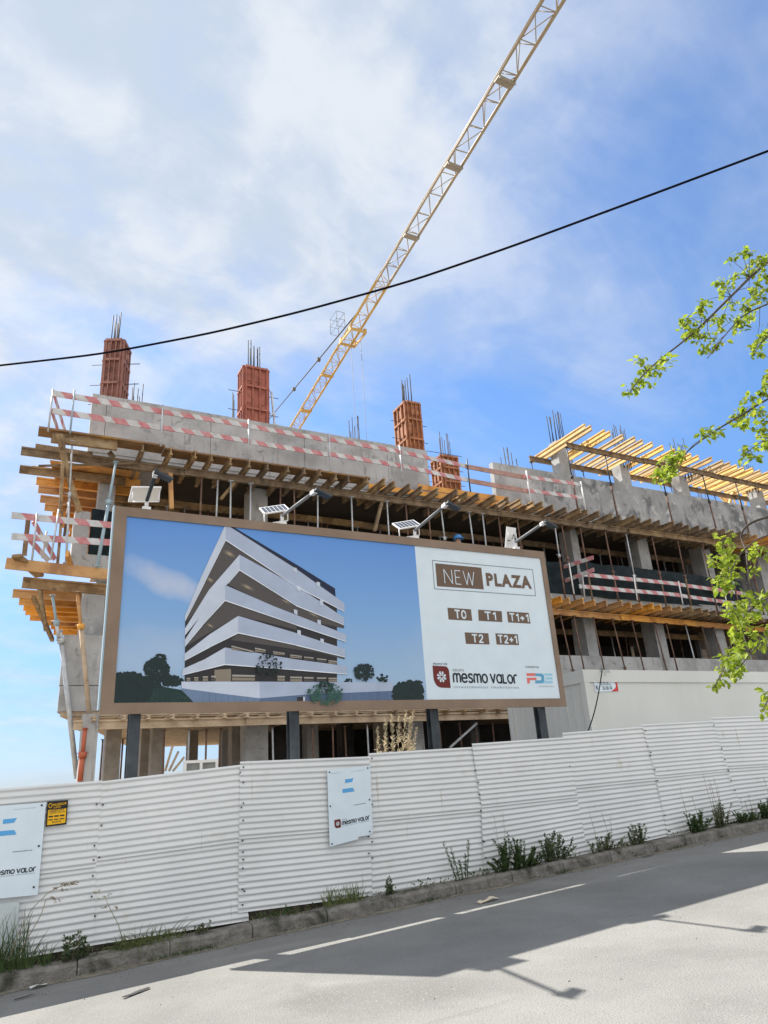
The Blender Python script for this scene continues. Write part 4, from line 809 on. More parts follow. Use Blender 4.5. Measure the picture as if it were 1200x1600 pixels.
# ------------------------------------------------------------------ props
def prop(a, b, m1, m2, label, group, r=.03, detail=True, split=.55):
    """adjustable steel prop from foot a to head b"""
    a, b = Vector(a), Vector(b); d = (b - a)
    t = thing('steel_prop', a, label, 'prop', group)
    mid = a + d * split; mb = MB(); mb.tube([a, mid], r, 8); mb.build('outer_tube', m1, t)
    mb = MB(); mb.tube([mid - d * .02, b], r * .78, 8); mb.build('inner_tube', m2, t)
    mb = MB(); dn = d.normalized(); mb.tube([mid - dn * .07, mid + dn * .05], r * 1.55, 8); mb.tube([mid - Vector((.11, 0, 0)) + dn * .02, mid + Vector((.11, 0, 0)) + dn * .02], .008, 5); mb.build('collar', m2, t)
    mb = MB(); mb.box(a.x - .06, a.x + .06, a.y - .06, a.y + .06, a.z - .008, a.z + .008); mb.build('foot_plate', m1, t); mb = MB(); mb.box(b.x - .06, b.x + .06, b.y - .06, b.y + .06, b.z - .008, b.z + .004); mb.build('head_plate', m1, t)
    return t
cnt = {}
def props(pxs, py, y, z0, z1, where, mats, lean=.04, r=.03):
    for i, p in enumerate(pxs):
        c = P(p, py, y); key = where; cnt[key] = cnt.get(key, 0) + 1
        m1, m2, nm = mats[(i * 7 + len(pxs)) % len(mats)]
        l1, l2 = rb.uniform(-lean, lean), rb.uniform(-lean, lean)
        prop((c.x + l1, y + l2, z0), (c.x - l1, y, z1), m1, m2, f'{nm} prop {where}, {ordw(cnt[key])} from the corner', 'steel props ' + where, r=r, split=rb.uniform(.35, .62))
RUS = (M_rust, M_rust, 'rusty steel'); GAL = (M_galv, M_galv, 'pale steel'); MIX = (M_rust, M_galv, 'two-tone steel'); BRN = (M_brn, M_rust, 'brown steel')
ZA = 9.25
props([313, 338, 360, 391, 437, 460, 495, 549, 605, 634, 669, 690, 733, 752, 776, 805], 790, 16.98, 6.80, ZA, 'at the front of the storey above the billboard', [GAL, RUS, GAL, MIX, RUS])
props([262, 290, 325, 370, 448, 480, 502, 511, 558, 590, 612, 643, 683, 709, 740, 764, 785, 840], 790, 19.3, 6.80, ZA, 'in the second row above the billboard', [RUS, MIX, GAL, RUS])
props([300, 350, 430, 470, 530, 570, 655, 700, 760], 790, 21.2, 6.80, 9.68, 'deep inside the storey above the billboard', [RUS, MIX])
props([868, 880, 907, 946, 978, 1017, 1055, 1093, 1125, 1160, 1195], 830, 16.98, 6.62, ZA, 'rising past the tarpaulin', [RUS, BRN, RUS, MIX])
props([876, 932, 958, 965, 1030, 1043, 1062, 1075, 1130, 1150, 1185], 840, 19.4, 6.80, ZA, 'behind the tarpaulin in the upper storey', [GAL, RUS, MIX])
for p, m_ in ((884, RUS), (905, RUS), (935, BRN), (965, RUS), (995, RUS), (1030, BRN), (1048, RUS), (1078, MIX), (1103, BRN), (1121, RUS), (1165, MIX), (1188, RUS)):
    c = P(p, 1010, 16.95); yy = 17.15 + (c.x - 14.6) * .0746; c = P(p, 1000, yy - .02); cnt['c'] = cnt.get('c', 0) + 1
    prop((c.x + rb.uniform(-.06, .16), yy - .15, 3.55 if c.x < 13 else 3.0), (c.x - .05, yy, 6.20), m_[0], m_[1], f'{m_[2]} prop in front of the low grey parapet, {ordw(cnt["c"])} from the billboard', 'steel props before the low parapet', split=rb.uniform(.4, .6))
props([895, 920, 955, 975, 1008, 1060, 1088, 1140, 1172], 990, 19.6, 3.62, 6.1, 'inside the storey above the cabin', [RUS, MIX])
props([257, 295, 322, 343, 427, 490, 520, 575, 630, 690], 1160, 17.6, .4, 3.03, 'on the ground floor', [RUS, RUS, MIX])
props([159, 165, 171, 190, 199], 1180, 24, .4, 3.3, 'at the open ground-floor back', [RUS, RUS], r=.035)
props([540, 720, 745, 770], 1140, 18.0, .4, 3.03, 'in the dark bay near the cabin', [BRN, RUS])
for k, (p, q, yy, zb) in enumerate(((888, 706, 16.94, 9.7), (948, 716, 16.96, 9.7), (1037, 748, 17.0, 9.7), (1100, 742, 17.05, 9.7), (1152, 755, 17.1, 9.7))):
    c = P(p, q + 10, yy); prop((c.x + .05, yy, zb), (c.x, yy, 12.23), M_rust, M_post, 'dark steel prop under the front ledger of the roof deck, ' + ordw(k + 1) + ' from the free end', 'props under the front of the roof deck')
for k, p in enumerate((836, 915, 1048, 1113, 1170)):
    c = P(p, 760, 18.4); prop((c.x, 18.4, 10.0), (c.x, 18.4, 12.23), M_rust, M_rebar, 'slim dark prop under the rear ledger of the roof deck, ' + ordw(k + 1) + ' from the free end', 'props under the rear of the roof deck', r=.024)
# leaning struts at the street corner
prop(P(152, 885, 16.45), P(181, 722, 16.7), M_edge, M_edge, 'pale blue steel prop leaning at the top corner, left of the billboard', None, r=.04, split=.6)
prop(P(120, 1216, 17.6), P(94, 985, 17.2), M_galv, M_galv, 'long grey steel strut leaning out at the street corner', None, r=.055, split=.93)
prop(P(92, 1000, 17.2), P(82, 930, 17.0), M_galv, M_edge, 'slim grey strut rising to the middle corner balcony', None, r=.04, split=.4)
prop(P(140, 1120, 17.2), P(121, 925, 16.9), M_tan, M_org, 'ochre prop standing before the grey corner parapet', None, r=.05, split=.72)
prop(P(125, 1220, 17.0), P(133, 1138, 17.0), M_redp, M_redp, 'bright orange red prop at the ground-floor corner', None, r=.055, split=.5)
prop(P(103, 880, 16.5), P(113, 690, 16.5), M_galv, M_galv, 'slim grey pole tied to the corner scaffold', None, r=.025)
prop(P(100, 840, 16.9), P(113, 748, 17.1), M_rust, M_rust, 'dark slanting prop before the orange beams of the top corner', None, r=.03)
board_obj('timber_post', P(585, 830, 17.1), P(598, 778, 17.1), .11, .08, M_brn, 'pale timber post leaning under the upper ledger above the billboard', None, 'timber')
board_obj('timber_post', P(345, 780, 17.1), P(366, 755, 17.1), .1, .08, M_brn, 'brown diagonal brace under the upper ledger near the first lamp', None, 'timber')
board_obj('timber_post', P(268, 795, 16.9), P(266, 740, 16.9), .10, .10, M_org, 'ochre upright timber beside the corner solar lamp', None, 'timber')
board_obj('timber_brace', P(1172, 905, 18), P(1182, 865, 18), .1, .1, M_brn, 'brown diagonal timber behind the leaves in the upper storey', None, 'timber')
board_obj('timber_brace', P(703, 1168, 17.2), P(745, 1130, 17.2), .05, .05, M_galv, 'thin grey diagonal brace in the dark ground-floor bay', None, 'brace')
for k in range(3):
    board_obj('slat', P(258 + k * 6, 1205, 17.3), P(270 + k * 9, 1165 + k * 9, 17.3), .022, .05, M_tan, 'pale split slat leaning on the ground floor, ' + ordw(k + 1) + ' of the bundle', 'pale split slats', 'timber')
mb = MB(); q = [P(287, 1203, 16.5), P(341, 1199, 16.5), P(341, 1186, 16.5), P(288, 1189, 16.5)]
x0, x1, z1_ = q[0].x, q[1].x, q[2].z; z0_ = z1_ - .9
wf = thing('window_unit', ((x0 + x1) / 2, 16.5, z0_), 'white window frame standing on site behind the fence', 'window')
mb.box(x0, x1, 16.5, 16.56, z1_ - .06, z1_); mb.box(x0, x1, 16.5, 16.56, z0_, z0_ + .06)
for x in (x0, (x0 + x1) / 2 - .03, x1 - .06): mb.box(x, x + .06, 16.501, 16.559, z0_ + .06, z1_ - .06)
mb.build('frame', M_white, wf)
mb = MB(); mb.box(x0 + .06, x1 - .06, 16.525, 16.53, z0_ + .06, z1_ - .06); mb.build('pane', mat('dusty_glass', [(0.18, 0.19, 0.18), (0.24, 0.25, 0.24)], rough=.2), wf)

# ------------------------------------------------------------------ guard rails with striped boards
def striped(mb, a, b, h, s_, red_first=False, slant=.06, th=.025):
    a, b = Vector(a), Vector(b); d = b - a; L = d.length; d.normalize(); n_ = max(1, round(L / s_)); up = Vector((0, 0, 1)); nn = d.cross(up).normalized()
    up = nn.cross(d).normalized()
    ts = [i / n_ + (random.uniform(-.12, .12) / n_ if 0 < i < n_ else 0) for i in range(n_ + 1)]
    for i in range(n_):
        mi = 1 if (i % 2 == (0 if red_first else 1)) else 0
        t0, t1 = ts[i] * L, ts[i + 1] * L; s0 = slant if i else 0; s1 = slant if i < n_ - 1 else 0
        h_ = h * .88; p = [a + d * (t0 + s0) - up * h_ / 2, a + d * (t1 + s1) - up * h_ / 2, a + d * (t1 - s1) + up * h_ / 2, a + d * (t0 - s0) + up * h_ / 2]
        mb.prism([q + nn * th / 2 for q in p], -nn * th, mi)
def guard(label, boards, posts, loc, group='striped guard rails'):
    t = thing('guard_rail', loc, label, 'guard rail', group)
    for (a, b, h, s_, rf) in boards:
        mb = MB(); striped(mb, a, b, h, s_, rf); mb.build('striped_board', [M_wb, M_rb], t)
    for (a, b, m) in posts:
        mb = MB(); mb.tube([a, b], .022, 8); mb.build('post', m, t)
    return t
def Z(x, y, z): return Vector((x, y, z))
zt3, zl3 = 10.62, 10.16
def p3(px_): return P(px_, 640 + (px_ - 113) * .165, 16.38).x
posts3 = [113, 252, 387, 513, 624]
guard('red and white guard rail along the high parapet', [(Z(p3(80), 16.34, zt3), Z(p3(252), 16.34, zt3), .17, .26, False), (Z(p3(252), 16.31, zt3 - .02), Z(p3(388), 16.31, zt3 - .0), .15, .26, True), (Z(p3(386), 16.34, zt3), Z(p3(514), 16.34, zt3 - .02), .15, .25, False), (Z(p3(512), 16.31, zt3), Z(p3(628), 16.31, zt3 - .02), .15, .26, True), (Z(p3(626), 16.34, zt3), Z(p3(729), 16.34, zt3 - .12), .15, .27, False),
      (Z(p3(83), 16.34, zl3), Z(p3(252), 16.34, zl3), .17, .26, False), (Z(p3(252), 16.31, zl3), Z(p3(390), 16.31, zl3), .15, .26, True), (Z(p3(386), 16.34, zl3), Z(p3(514), 16.34, zl3 - .01), .15, .25, False), (Z(p3(512), 16.31, zl3), Z(p3(628), 16.31, zl3 - .02), .15, .26, True), (Z(p3(626), 16.34, zl3), Z(p3(729), 16.34, zl3 - .13), .15, .27, False)],
      [(Z(p3(q), 16.28, 9.62), Z(p3(q), 16.28, 10.78), M_edge if q == 113 else M_galv) for q in posts3] + [(Z(p3(729), 16.28, 9.62), Z(p3(729), 16.28, 10.72), M_post)], (3, 16.34, 9.7))
t = guard('faded guard rail with plain reddish boards by the roof columns', [(Z(p3(816), 16.31, 10.46), Z(p3(908), 16.31, 10.50), .14, .30, True), (Z(p3(820), 16.31, 9.98), Z(p3(908), 16.31, 10.02), .14, .30, True)],
      [(Z(p3(822), 16.28, 9.58), Z(p3(822), 16.28, 10.66), M_white), (Z(p3(907), 16.28, 9.58), Z(p3(907), 16.28, 10.60), M_white)], (15, 16.34, 9.7))
M_plain = mat('faded_pinkish_board', [(0.30, 0.17, 0.14), (0.42, 0.26, 0.22)], scale=5, rough=.8)
mb = MB(); mb.beam(Z(p3(727), 16.31, 10.47), Z(p3(822), 16.33, 10.44), .03, .15); mb.build('plain_board', M_plain, t); mb = MB(); mb.beam(Z(p3(731), 16.31, 10.00), Z(p3(822), 16.33, 9.96), .03, .15); mb.build('plain_board', M_plain, t)
s0, s1 = PZ(83, 620, 10.62), PZ(101, 676, 10.62); 
a0 = Z(p3(82), 16.36, 10.62); a1 = Z(p3(82) + .42, 18.4, 10.62)
guard('short striped guard rail turning back from the top street corner', [(a0, a1, .16, .28, True), (a0 - Z(0, 0, .46), a1 - Z(0, 0, .46), .16, .28, True)], [(a0 + Z(-.03, 0, -1.0), a0 + Z(-.03, 0, .12), M_galv), (a1 + Z(-.03, 0, -1.0), a1 + Z(-.03, 0, .12), M_galv)], a0 - Z(0, 0, 1))
l = [P(18, 805, 16.5), P(177, 821, 16.5), P(18, 838, 16.5), P(177, 848, 16.5)]
guard('red and white guard rail at the middle corner balcony', [(l[0], l[1], .17, .26, False), (l[2], l[3], .17, .26, False)], [(P(50, 875, 16.44), P(58, 802, 16.44), M_galv), (P(79, 875, 16.46), P(92, 796, 16.46), M_galv)], P(60, 878, 16.5))
a0 = P(52, 814, 16.7); a1 = P(86, 874, 17.2)
guard('slanting striped boards behind the middle corner rail', [(a0, a1, .14, .3, True), (a0 - Z(.05, 0, .42), P(76, 876, 17.0), .14, .3, True)], [(P(66, 872, 17.0), P(73, 830, 17.0), M_wb)], P(70, 876, 17.1))
r_ = [P(907, 897, 16.95), P(1060, 913, 17.0), P(905, 916, 16.95), P(1060, 930, 17.0)]
def seg(a, b, t0, t1, dy): return (lerp(a, b, t0) + Z(0, dy, 0), lerp(a, b, t1) + Z(0, dy, 0))
guard('long red and white guard rail before the dark tarpaulin', [(*seg(r_[0], r_[1], 0, .56, 0), .15, .28, False), (*seg(r_[0], r_[1], .54, 1.0, -.03), .15, .28, False), (*seg(r_[2], r_[3], 0, .56, 0), .15, .28, False), (*seg(r_[2], r_[3], .54, 1.0, -.03), .15, .28, False), (r_[1] + Z(-.1, .0, 0), P(1165, 928, 17.2), .15, .28, True), (r_[3] + Z(-.1, .0, 0), P(1165, 945, 17.2), .15, .28, True)],
      [(P(914, 938, 16.9), P(910, 899, 16.9), M_wb), (P(996, 938, 16.92), P(990, 898, 16.92), M_white), (P(1067, 944, 16.95), P(1060, 908, 16.95), M_white), (P(1137, 955, 17.15), P(1132, 922, 17.15), M_white)], P(990, 940, 17))
a0, a1 = Z(16.05, 18.3, 7.93), P(927, 871, 16.1); b0, b1 = Z(16.05, 18.3, 7.40), P(928, 890, 16.1)
guard('striped guard rail running back beside the billboard at the tarpaulin balcony', [(a0, a1, .15, .26, False), (b0, b1, .15, .26, False)], [(P(897, 928, 16.8), P(889, 880, 16.8), M_white)], P(897, 930, 16.8))

# ------------------------------------------------------------------ dark tarpaulins
def tarp(name, x0, x1, y0, y1, z0a, z1a, z0b, z1b, label, seed):
    mb = MB(); nu, nv = 70, 14; vs = []; fs = []
    for j in range(nv + 1):
        for i in range(nu + 1):
            u, v = i / nu, j / nv; x = lerp(x0, x1, u); y = lerp(y0, y1, u); z = lerp(lerp(z0a, z0b, u), lerp(z1a, z1b, u), v) + .04 * noise.noise(Vector((x * 1.2, v * .5, seed))) * (1 if j in (0, nv) else .6)
            y += .05 * noise.noise(Vector((x * 1.4 + z * .8, z * 1.3, seed))) + .022 * noise.noise(Vector((x * 5 - z * 3, z * 5, seed)))
            vs.append((x, y, z))
    for j in range(nv):
        for i in range(nu): fs.append((j*(nu+1)+i, j*(nu+1)+i+1, (j+1)*(nu+1)+i+1, (j+1)*(nu+1)+i))
    mb.add(vs, fs, 0, True); return tag(mb.build(name, M_tarp, fixn=False), label, 'tarpaulin', 'dark tarpaulins on the parapets')
tarp('tarpaulin', 16.75, 25.2, 17.30, 17.42, 6.93, 8.12, 6.85, 8.05, 'dark tarpaulin draped along the balcony behind the long guard rail', 1)
tarp('tarpaulin', 13.6, 16.7, 17.42, 17.38, 6.8, 7.95, 6.8, 8.1, 'dark tarpaulin hanging between the billboard and the side rail', 2)
tarp('tarpaulin', 1.40, 2.4, 17.60, 17.62, 7.05, 8.30, 7.05, 8.25, 'small dark tarpaulin beside the grey block at the corner balcony', 3)
tarp('tarpaulin', 14.4, 17.0, 18.6, 18.6, 8.1, 8.35, 8.2, 8.4, 'dark tarpaulin strip slung behind the tarpaulin balcony', 4)

# ------------------------------------------------------------------ worker behind the billboard
def worker():
    h = P(715, 840, 17.2); foot = 6.8
    t = thing('person', (h.x, 17.25, foot), 'worker in a blue hard hat standing behind the billboard top', 'person')
    me = bpy.data.meshes.new('body'); o = bpy.data.objects.new('body', me); COL.objects.link(o); o.parent = t
    H = h.z + .03 - foot; s_ = H / 1.75
    J = {'pel': (0, 0, .95), 'sp': (0, .0, 1.15), 'ch': (0, 0, 1.36), 'nk': (0, 0, 1.50), 'hd': (.02, -.02, 1.62), 'ht': (.03, -.02, 1.70), 'ls': (-.19, 0, 1.42), 'le': (-.26, -.05, 1.14), 'lw': (-.24, -.22, .96), 'lh': (-.23, -.30, .92), 'rs': (.19, 0, 1.42), 're': (.27, -.04, 1.15), 'rw': (.25, -.2, .97), 'rh': (.24, -.28, .93),
         'lp': (-.1, 0, .90), 'lk': (-.11, -.03, .5), 'la': (-.12, 0, .09), 'lt': (-.13, -.18, .04), 'rp': (.1, 0, .90), 'rk': (.11, -.03, .5), 'ra': (.12, 0, .09), 'rt': (.13, -.18, .04)}
    Rr = {'pel': .14, 'sp': .13, 'ch': .15, 'nk': .06, 'hd': .095, 'ht': .07, 'ls': .075, 'le': .05, 'lw': .035, 'lh': .04, 'rs': .075, 're': .05, 'rw': .035, 'rh': .04, 'lp': .10, 'lk': .065, 'la': .05, 'lt': .04, 'rp': .10, 'rk': .065, 'ra': .05, 'rt': .04}
    names = list(J); E_ = [('pel', 'sp'), ('sp', 'ch'), ('ch', 'nk'), ('nk', 'hd'), ('hd', 'ht'), ('ch', 'ls'), ('ls', 'le'), ('le', 'lw'), ('lw', 'lh'), ('ch', 'rs'), ('rs', 're'), ('re', 'rw'), ('rw', 'rh'), ('pel', 'lp'), ('lp', 'lk'), ('lk', 'la'), ('la', 'lt'), ('pel', 'rp'), ('rp', 'rk'), ('rk', 'ra'), ('ra', 'rt')]
    me.from_pydata([tuple(c * s_ for c in J[k]) for k in names], [(names.index(a), names.index(b)) for a, b in E_], [])
    sk = o.modifiers.new('s', 'SKIN'); o.modifiers.new('u', 'SUBSURF').levels = 2
    for i, k in enumerate(names): me.skin_vertices[0].data[i].radius = (Rr[k] * s_, Rr[k] * s_)
    me.skin_vertices[0].data[0].use_root = True
    bpy.context.view_layer.update(); m2 = bpy.data.meshes.new_from_object(o.evaluated_get(bpy.context.evaluated_depsgraph_get())); o.modifiers.clear(); o.data = m2
    m2.materials.clear(); m2.materials.append(flat('skin', (0.42, 0.24, 0.16))); m2.materials.append(flat('work_clothes', (0.07, 0.09, 0.13)))
    for p in m2.polygons: p.use_smooth = True; p.material_index = 1 if (p.center.z < 1.50 * s_ and not (p.center.z < .99 * s_ and abs(p.center.x) > .2 * s_)) else 0
    mb = MB(); c = Vector((.03 * s_, -.02 * s_, 1.665 * s_)); vs = []; fs = []; n_ = 16; rr = (1.0, .98, .86, .62, .30, .02); zz = (0, .05, .105, .145, .165, .172)
    for r, z in zip(rr, zz):
        for k in range(n_): a = 2 * math.pi * k / n_; vs.append(c + Vector((.135 * r * math.cos(a), .155 * r * math.sin(a), z)))
    for j in range(5):
        for k in range(n_): fs.append((j*n_+k, j*n_+(k+1) % n_, (j+1)*n_+(k+1) % n_, (j+1)*n_+k))
    mb.add([v + wloc(t) for v in vs], fs, 0, True)
    mb.prism([c + wloc(t) + Vector((.15 * math.cos(a), .16 * math.sin(a) - (.07 if math.sin(a) < -.2 else 0), -.005)) for a in [2 * math.pi * k / 16 for k in range(16)]], (0, 0, .012))
    mb.build('hard_hat', flat('blue_plastic', (0.07, 0.24, 0.55), .35), t)
worker()

# ------------------------------------------------------------------ tower crane
def crane():
    Hz = 28.0; A = PZ(462, 667, Hz); B = PZ(862, 5, Hz); d = (B - A); d.z = 0; d.normalize(); n_ = Vector((d.y, -d.x, 0)); A0 = A - d * 12; B0 = B + d * 5
    base = Vector((A0.x, A0.y, 0)); t = thing('tower_crane', base, 'yellow and grey tower crane with its lattice boom reaching over the street', 'crane')
    w = .37; ht = .82; bay = 1.35; L = (B0 - A0).length; nb = int(L / bay)
    split = (PZ(597, 440, Hz) - A0).dot(d)
    for nm, s0, s1, m in (('boom_section', 0, split, M_yel), ('boom_section', split, L, M_cw)):
        mb = MB(); a, b = A0 + d * s0, A0 + d * s1
        for sg in (-1, 1): mb.tube([a + n_ * w * sg, b + n_ * w * sg], .055 if sg > 0 else .075, 8)
        mb.tube([a + Vector((0, 0, ht)), b + Vector((0, 0, ht))], .055, 8)
        k = 0; s_ = s0
        while s_ < s1 - .3:
            e_ = min(s_ + bay, s1); p0, p1 = A0 + d * s_, A0 + d * e_; pm_ = (p0 + p1) / 2 + Vector((0, 0, ht))
            for sg in (-1, 1):
                mb.tube([p0 + n_ * w * sg, pm_], .021, 5); mb.tube([pm_, p1 + n_ * w * sg], .021, 5)
            mb.tube([p0 + n_ * w, p0 - n_ * w], .022, 5)
            if k % 2: mb.tube([p0 + n_ * w, p1 - n_ * w], .021, 5)
            else: mb.tube([p0 - n_ * w, p1 + n_ * w], .021, 5)
            k += 1; s_ = e_
        mb.build(nm, m, t)
    for px_, py_, th in ((705, 258, .34), (640, 368, .3), (790, 127, .34), (508, 585, .3), (472, 640, .45)):
        c = PZ(px_, py_, Hz); c = A0 + d * (c - A0).dot(d); mb = MB(); mb.box(c.x - .42, c.x + .42, c.y - th / 2, c.y + th / 2, Hz - .12, Hz - .06); mb.box(c.x - .40, c.x + .40, c.y - th / 2 - .02, c.y - th / 2 + .04, Hz - .2, Hz - .061); mb.build('cross_plate', M_yel if py_ > 500 else M_cwd, t)
    c = PZ(540, 518, Hz); c = A0 + d * (c - A0).dot(d); mb = MB()
    mb.box(c.x - .55, c.x + .55, c.y - .9, c.y - .8, Hz - .45, Hz - .3); mb.box(c.x - .55, c.x + .55, c.y + .8, c.y + .9, Hz - .45, Hz - .3)
    for sx in (-.55, .47): mb.box(c.x + sx, c.x + sx + .08, c.y - .8, c.y + .8, Hz - .45, Hz - .3)
    for sx in (-.5, .5):
        for sy in (-.7, .7): mb.tube([(c.x + sx - .06, c.y + sy, Hz - .2), (c.x + sx + .06, c.y + sy, Hz - .2)], .16, 10)
    mb.build('trolley', M_yel, t)
    mb = MB(); bx, by, bz = c.x - .6, c.y + .3, Hz + .1
    for z in (0, .55, 1.1):
        mb.tube([(bx, by - .5, bz + z), (bx, by + .5, bz + z), (bx - .55, by + .5, bz + z), (bx - .55, by - .5, bz + z), (bx, by - .5, bz + z)], .014, 5)
    for x_ in (0, -.55):
        for y_ in (-.5, .5): mb.tube([(bx + x_, by + y_, bz), (bx + x_, by + y_, bz + 1.1)], .014, 5)
    mb.build('basket', M_crd, t)
    mb = MB()
    for sx in (-.15, .55): mb.tube([(c.x + sx, c.y, Hz - .5), (c.x + sx, c.y, 9.0)], .014, 5)
    mb.build('hoist_rope', M_crd, t)
    hk = MB(); hk.box(c.x - .2, c.x + .6, c.y - .12, c.y + .12, 8.6, 9.0); hk.tube([(c.x + .2, c.y, 8.6), (c.x + .2, c.y, 8.3), (c.x + .3, c.y, 8.15), (c.x + .2, c.y, 8.02), (c.x + .1, c.y, 8.1)], .04, 8); hk.build('hook_block', M_yel, t)
    pk = P(404, 678, A0.y + 1); mb = MB(); tip = PZ(538, 503, Hz); tip = A0 + d * (tip - A0).dot(d) + Vector((0, 0, ht))
    mb.tube([Vector((A0.x, A0.y, pk.z)), tip], .045, 6)
    for f_ in (.45, .7): q = lerp(Vector((A0.x, A0.y, pk.z)), tip, f_); mb.box(q.x - .12, q.x + .12, q.y - .12, q.y + .12, q.z - .12, q.z + .12)
    mb.build('tie_bar', M_crd, t)
    mb = MB(); ms = 0.8
    for sx in (-ms, ms):
        for sy in (-ms, ms):
            mb.box(A0.x + sx - .09, A0.x + sx + .09, A0.y + sy - .09, A0.y + sy + .09, 0, Hz); mb.tube([(A0.x + sx, A0.y + sy, Hz), (A0.x, A0.y, pk.z)], .07, 6)
    z = 0
    while z < Hz - 1.7:
        for a_, b_ in (((-1, -1), (1, -1)), ((1, -1), (1, 1)), ((1, 1), (-1, 1)), ((-1, 1), (-1, -1))):
            mb.tube([(A0.x + a_[0] * ms, A0.y + a_[1] * ms, z), (A0.x + b_[0] * ms, A0.y + b_[1] * ms, z + 1.7)], .05, 5)
        z += 1.7
    mb.build('mast', M_yel, t)
    mb = MB(); cj = A0 - d * 13
    for sg in (-.6, .6): mb.beam(A0 + n_ * sg, cj + n_ * sg, .16, .25)
    mb.box(cj.x - .9, cj.x + .9, cj.y - 1.2, cj.y + 1.2, Hz - 2.2, Hz + .4); mb.tube([cj, Vector((A0.x, A0.y, pk.z))], .05, 6); mb.build('counter_boom', M_yel, t)
    mb = MB(); mb.box(A0.x + .9, A0.x + 2.2, A0.y - 1.6, A0.y + .2, Hz - 2.0, Hz - .2); mb.build('cab', M_cw, t)
crane()

# ------------------------------------------------------------------ overhead cable and its poles
def utility_pole(x, y, zt, label):
    t = thing('utility_pole', (x, y, road_z(x, 9.7)), label, 'pole')
    mb = MB(); mb.tube([(x, y, road_z(x, 9.7) - .1), (x, y, zt + .4)], [.15, .10], 12); mb.build('shaft', M_pole, t)
    mb = MB(); mb.beam((x - .35, y, zt), (x + .35, y, zt), .06, .06); mb.build('crossarm', M_galv, t)
PL = P(0, 571, 9.75); PRt = PZ(1200, 235, 8.1)
PLx = PL + (PL - P(160, 553, 9.6)).normalized() * 1.5
pts = []
ctrl = [(0, 571), (160, 553), (330, 520.5), (470, 487), (640, 440), (800, 385), (1000, 311), (1200, 236)]
dA, dB = PL, PRt
pts = [PLx]
for i, (u, v) in enumerate(ctrl):
    # meet the vertical plane through both poles
    dr = ray(u, v); nx, ny = (dB.y - dA.y), -(dB.x - dA.x); tt_ = (dA.x * nx + dA.y * ny) / (dr.x * nx + dr.y * ny); pts.append(Vector((dr.x * tt_, dr.y * tt_, CAMZ + dr.z * tt_)))
end = pts[-1] + (pts[-1] - pts[-2]).normalized() * 2.2; pts.append(end)
mb = MB(); fine = []
for i in range(len(pts) - 1):
    for k in range(6): fine.append(lerp(pts[i], pts[i + 1], k / 6))
fine.append(pts[-1])
sm = fine[:]
for _ in range(3): sm = [sm[0]] + [(sm[i - 1] + sm[i] * 2 + sm[i + 1]) / 4 for i in range(1, len(sm) - 1)] + [sm[-1]]
mb.tube(sm, .014, 8); tag(mb.build('overhead_cable', M_cable), 'thick black overhead cable sweeping across the sky', 'cable')
utility_pole(PLx.x, PLx.y, PLx.z, 'concrete utility pole by the kerb at the low end of the cable')
utility_pole(end.x, end.y, end.z, 'concrete utility pole on the near pavement at the high end of the cable')

# ------------------------------------------------------------------ posters and small signs on the fence
def poster(name, quad, label, torn=False):
    y = YF - .032; q = [P(*p, y) for p in quad]; t = thing(name, (q[0] + q[2]) / 2, label, 'poster', 'company posters on the fence')
    mb = MB()
    pts = [(0, 1), (1, 1), (1, 0.07), (.66, .0), (.0, 0)] if torn else [(0, 1), (1, 1), (1, 0), (0, 0)]
    if torn: pts = [(0, 1), (1, 1), (1, .06), (.9, .04), (.65, .045), (.66, .015), (0, 0)]
    mb.prism([uvq(q, *a, 0) for a in pts], (0, -.006, 0)); sheet_ = mb.build('sheet', PW, t)
    mb = MB(); W = (q[1] - q[0]).length; H = (q[0] - q[3]).z
    for bar in (((.40, .795), (.56, .80), (.595, .85), (.40, .845)), ((.33, .665), (.61, .668), (.57, .72), (.33, .718))):
        b_ = MB(); b_.poly([uvq(q, *a, .009) for a in bar], 0); b_.build('blue_bar', PSKYB, sheet_)
    sp = MB()
    put_text(sp, 'mesmovalor.pt', uvq(q, .58, .475, 0), uvq(q, .86, .478, 0), H * .014, 1, dy=.009, offset=.01)
    put_text(mb, 'GRUPO', uvq(q, .30, .305, 0), uvq(q, .40, .306, 0), H * .016, 2, dy=.009)
    put_strokes(mb, 'mesmo vaLor', uvq(q, .295, .245, 0), uvq(q, .93, .255, 0), H * .042, H * .0105, 1, dy=.009, gap=.24)
    put_text(mb, 'investimentos imobiliários', uvq(q, .30, .222, 0), uvq(q, .93, .23, 0), H * .011, 2, dy=.009)
    lb = MB(); logo(lb, uvq(q, .12, .215, 0), uvq(q, .265, .218, 0), 3, 4, .009); lb.build('logo_badge', [PSKYB, PK, PGY, PMAR, PW], sheet_)
    put_text(sp, 'PROMOTOR', uvq(q, .10, .94, 0), uvq(q, .30, .94, 0), H * .010, 2, dy=.009); put_text(sp, 'grupo de investimentos', uvq(q, .54, .942, 0), uvq(q, .86, .945, 0), H * .010, 2, dy=.009)
    sp.build('small_print', [PSKYB, PK, PGY], sheet_)
    mb.build('lettering', [PSKYB, PK, PGY, PMAR, PW], sheet_)
    mb = MB()
    for u, v in ((.05, .965), (.94, .97), (.04, .515), (.95, .52), (.05, .03), (.93, .085)):
        c = uvq(q, u, v, .006); r = .012; mb.prism([c + Vector((r * math.cos(a), 0, r * math.sin(a))) for a in [k * math.pi / 4 for k in range(8)]], (0, -.006, 0))
    mb.build('rivet', M_blackgap, t)
poster('poster', [(-38, 1262), (72, 1253.5), (59, 1398), (-52, 1409)], 'wide white company poster on the fence, beside the yellow alarm sign')
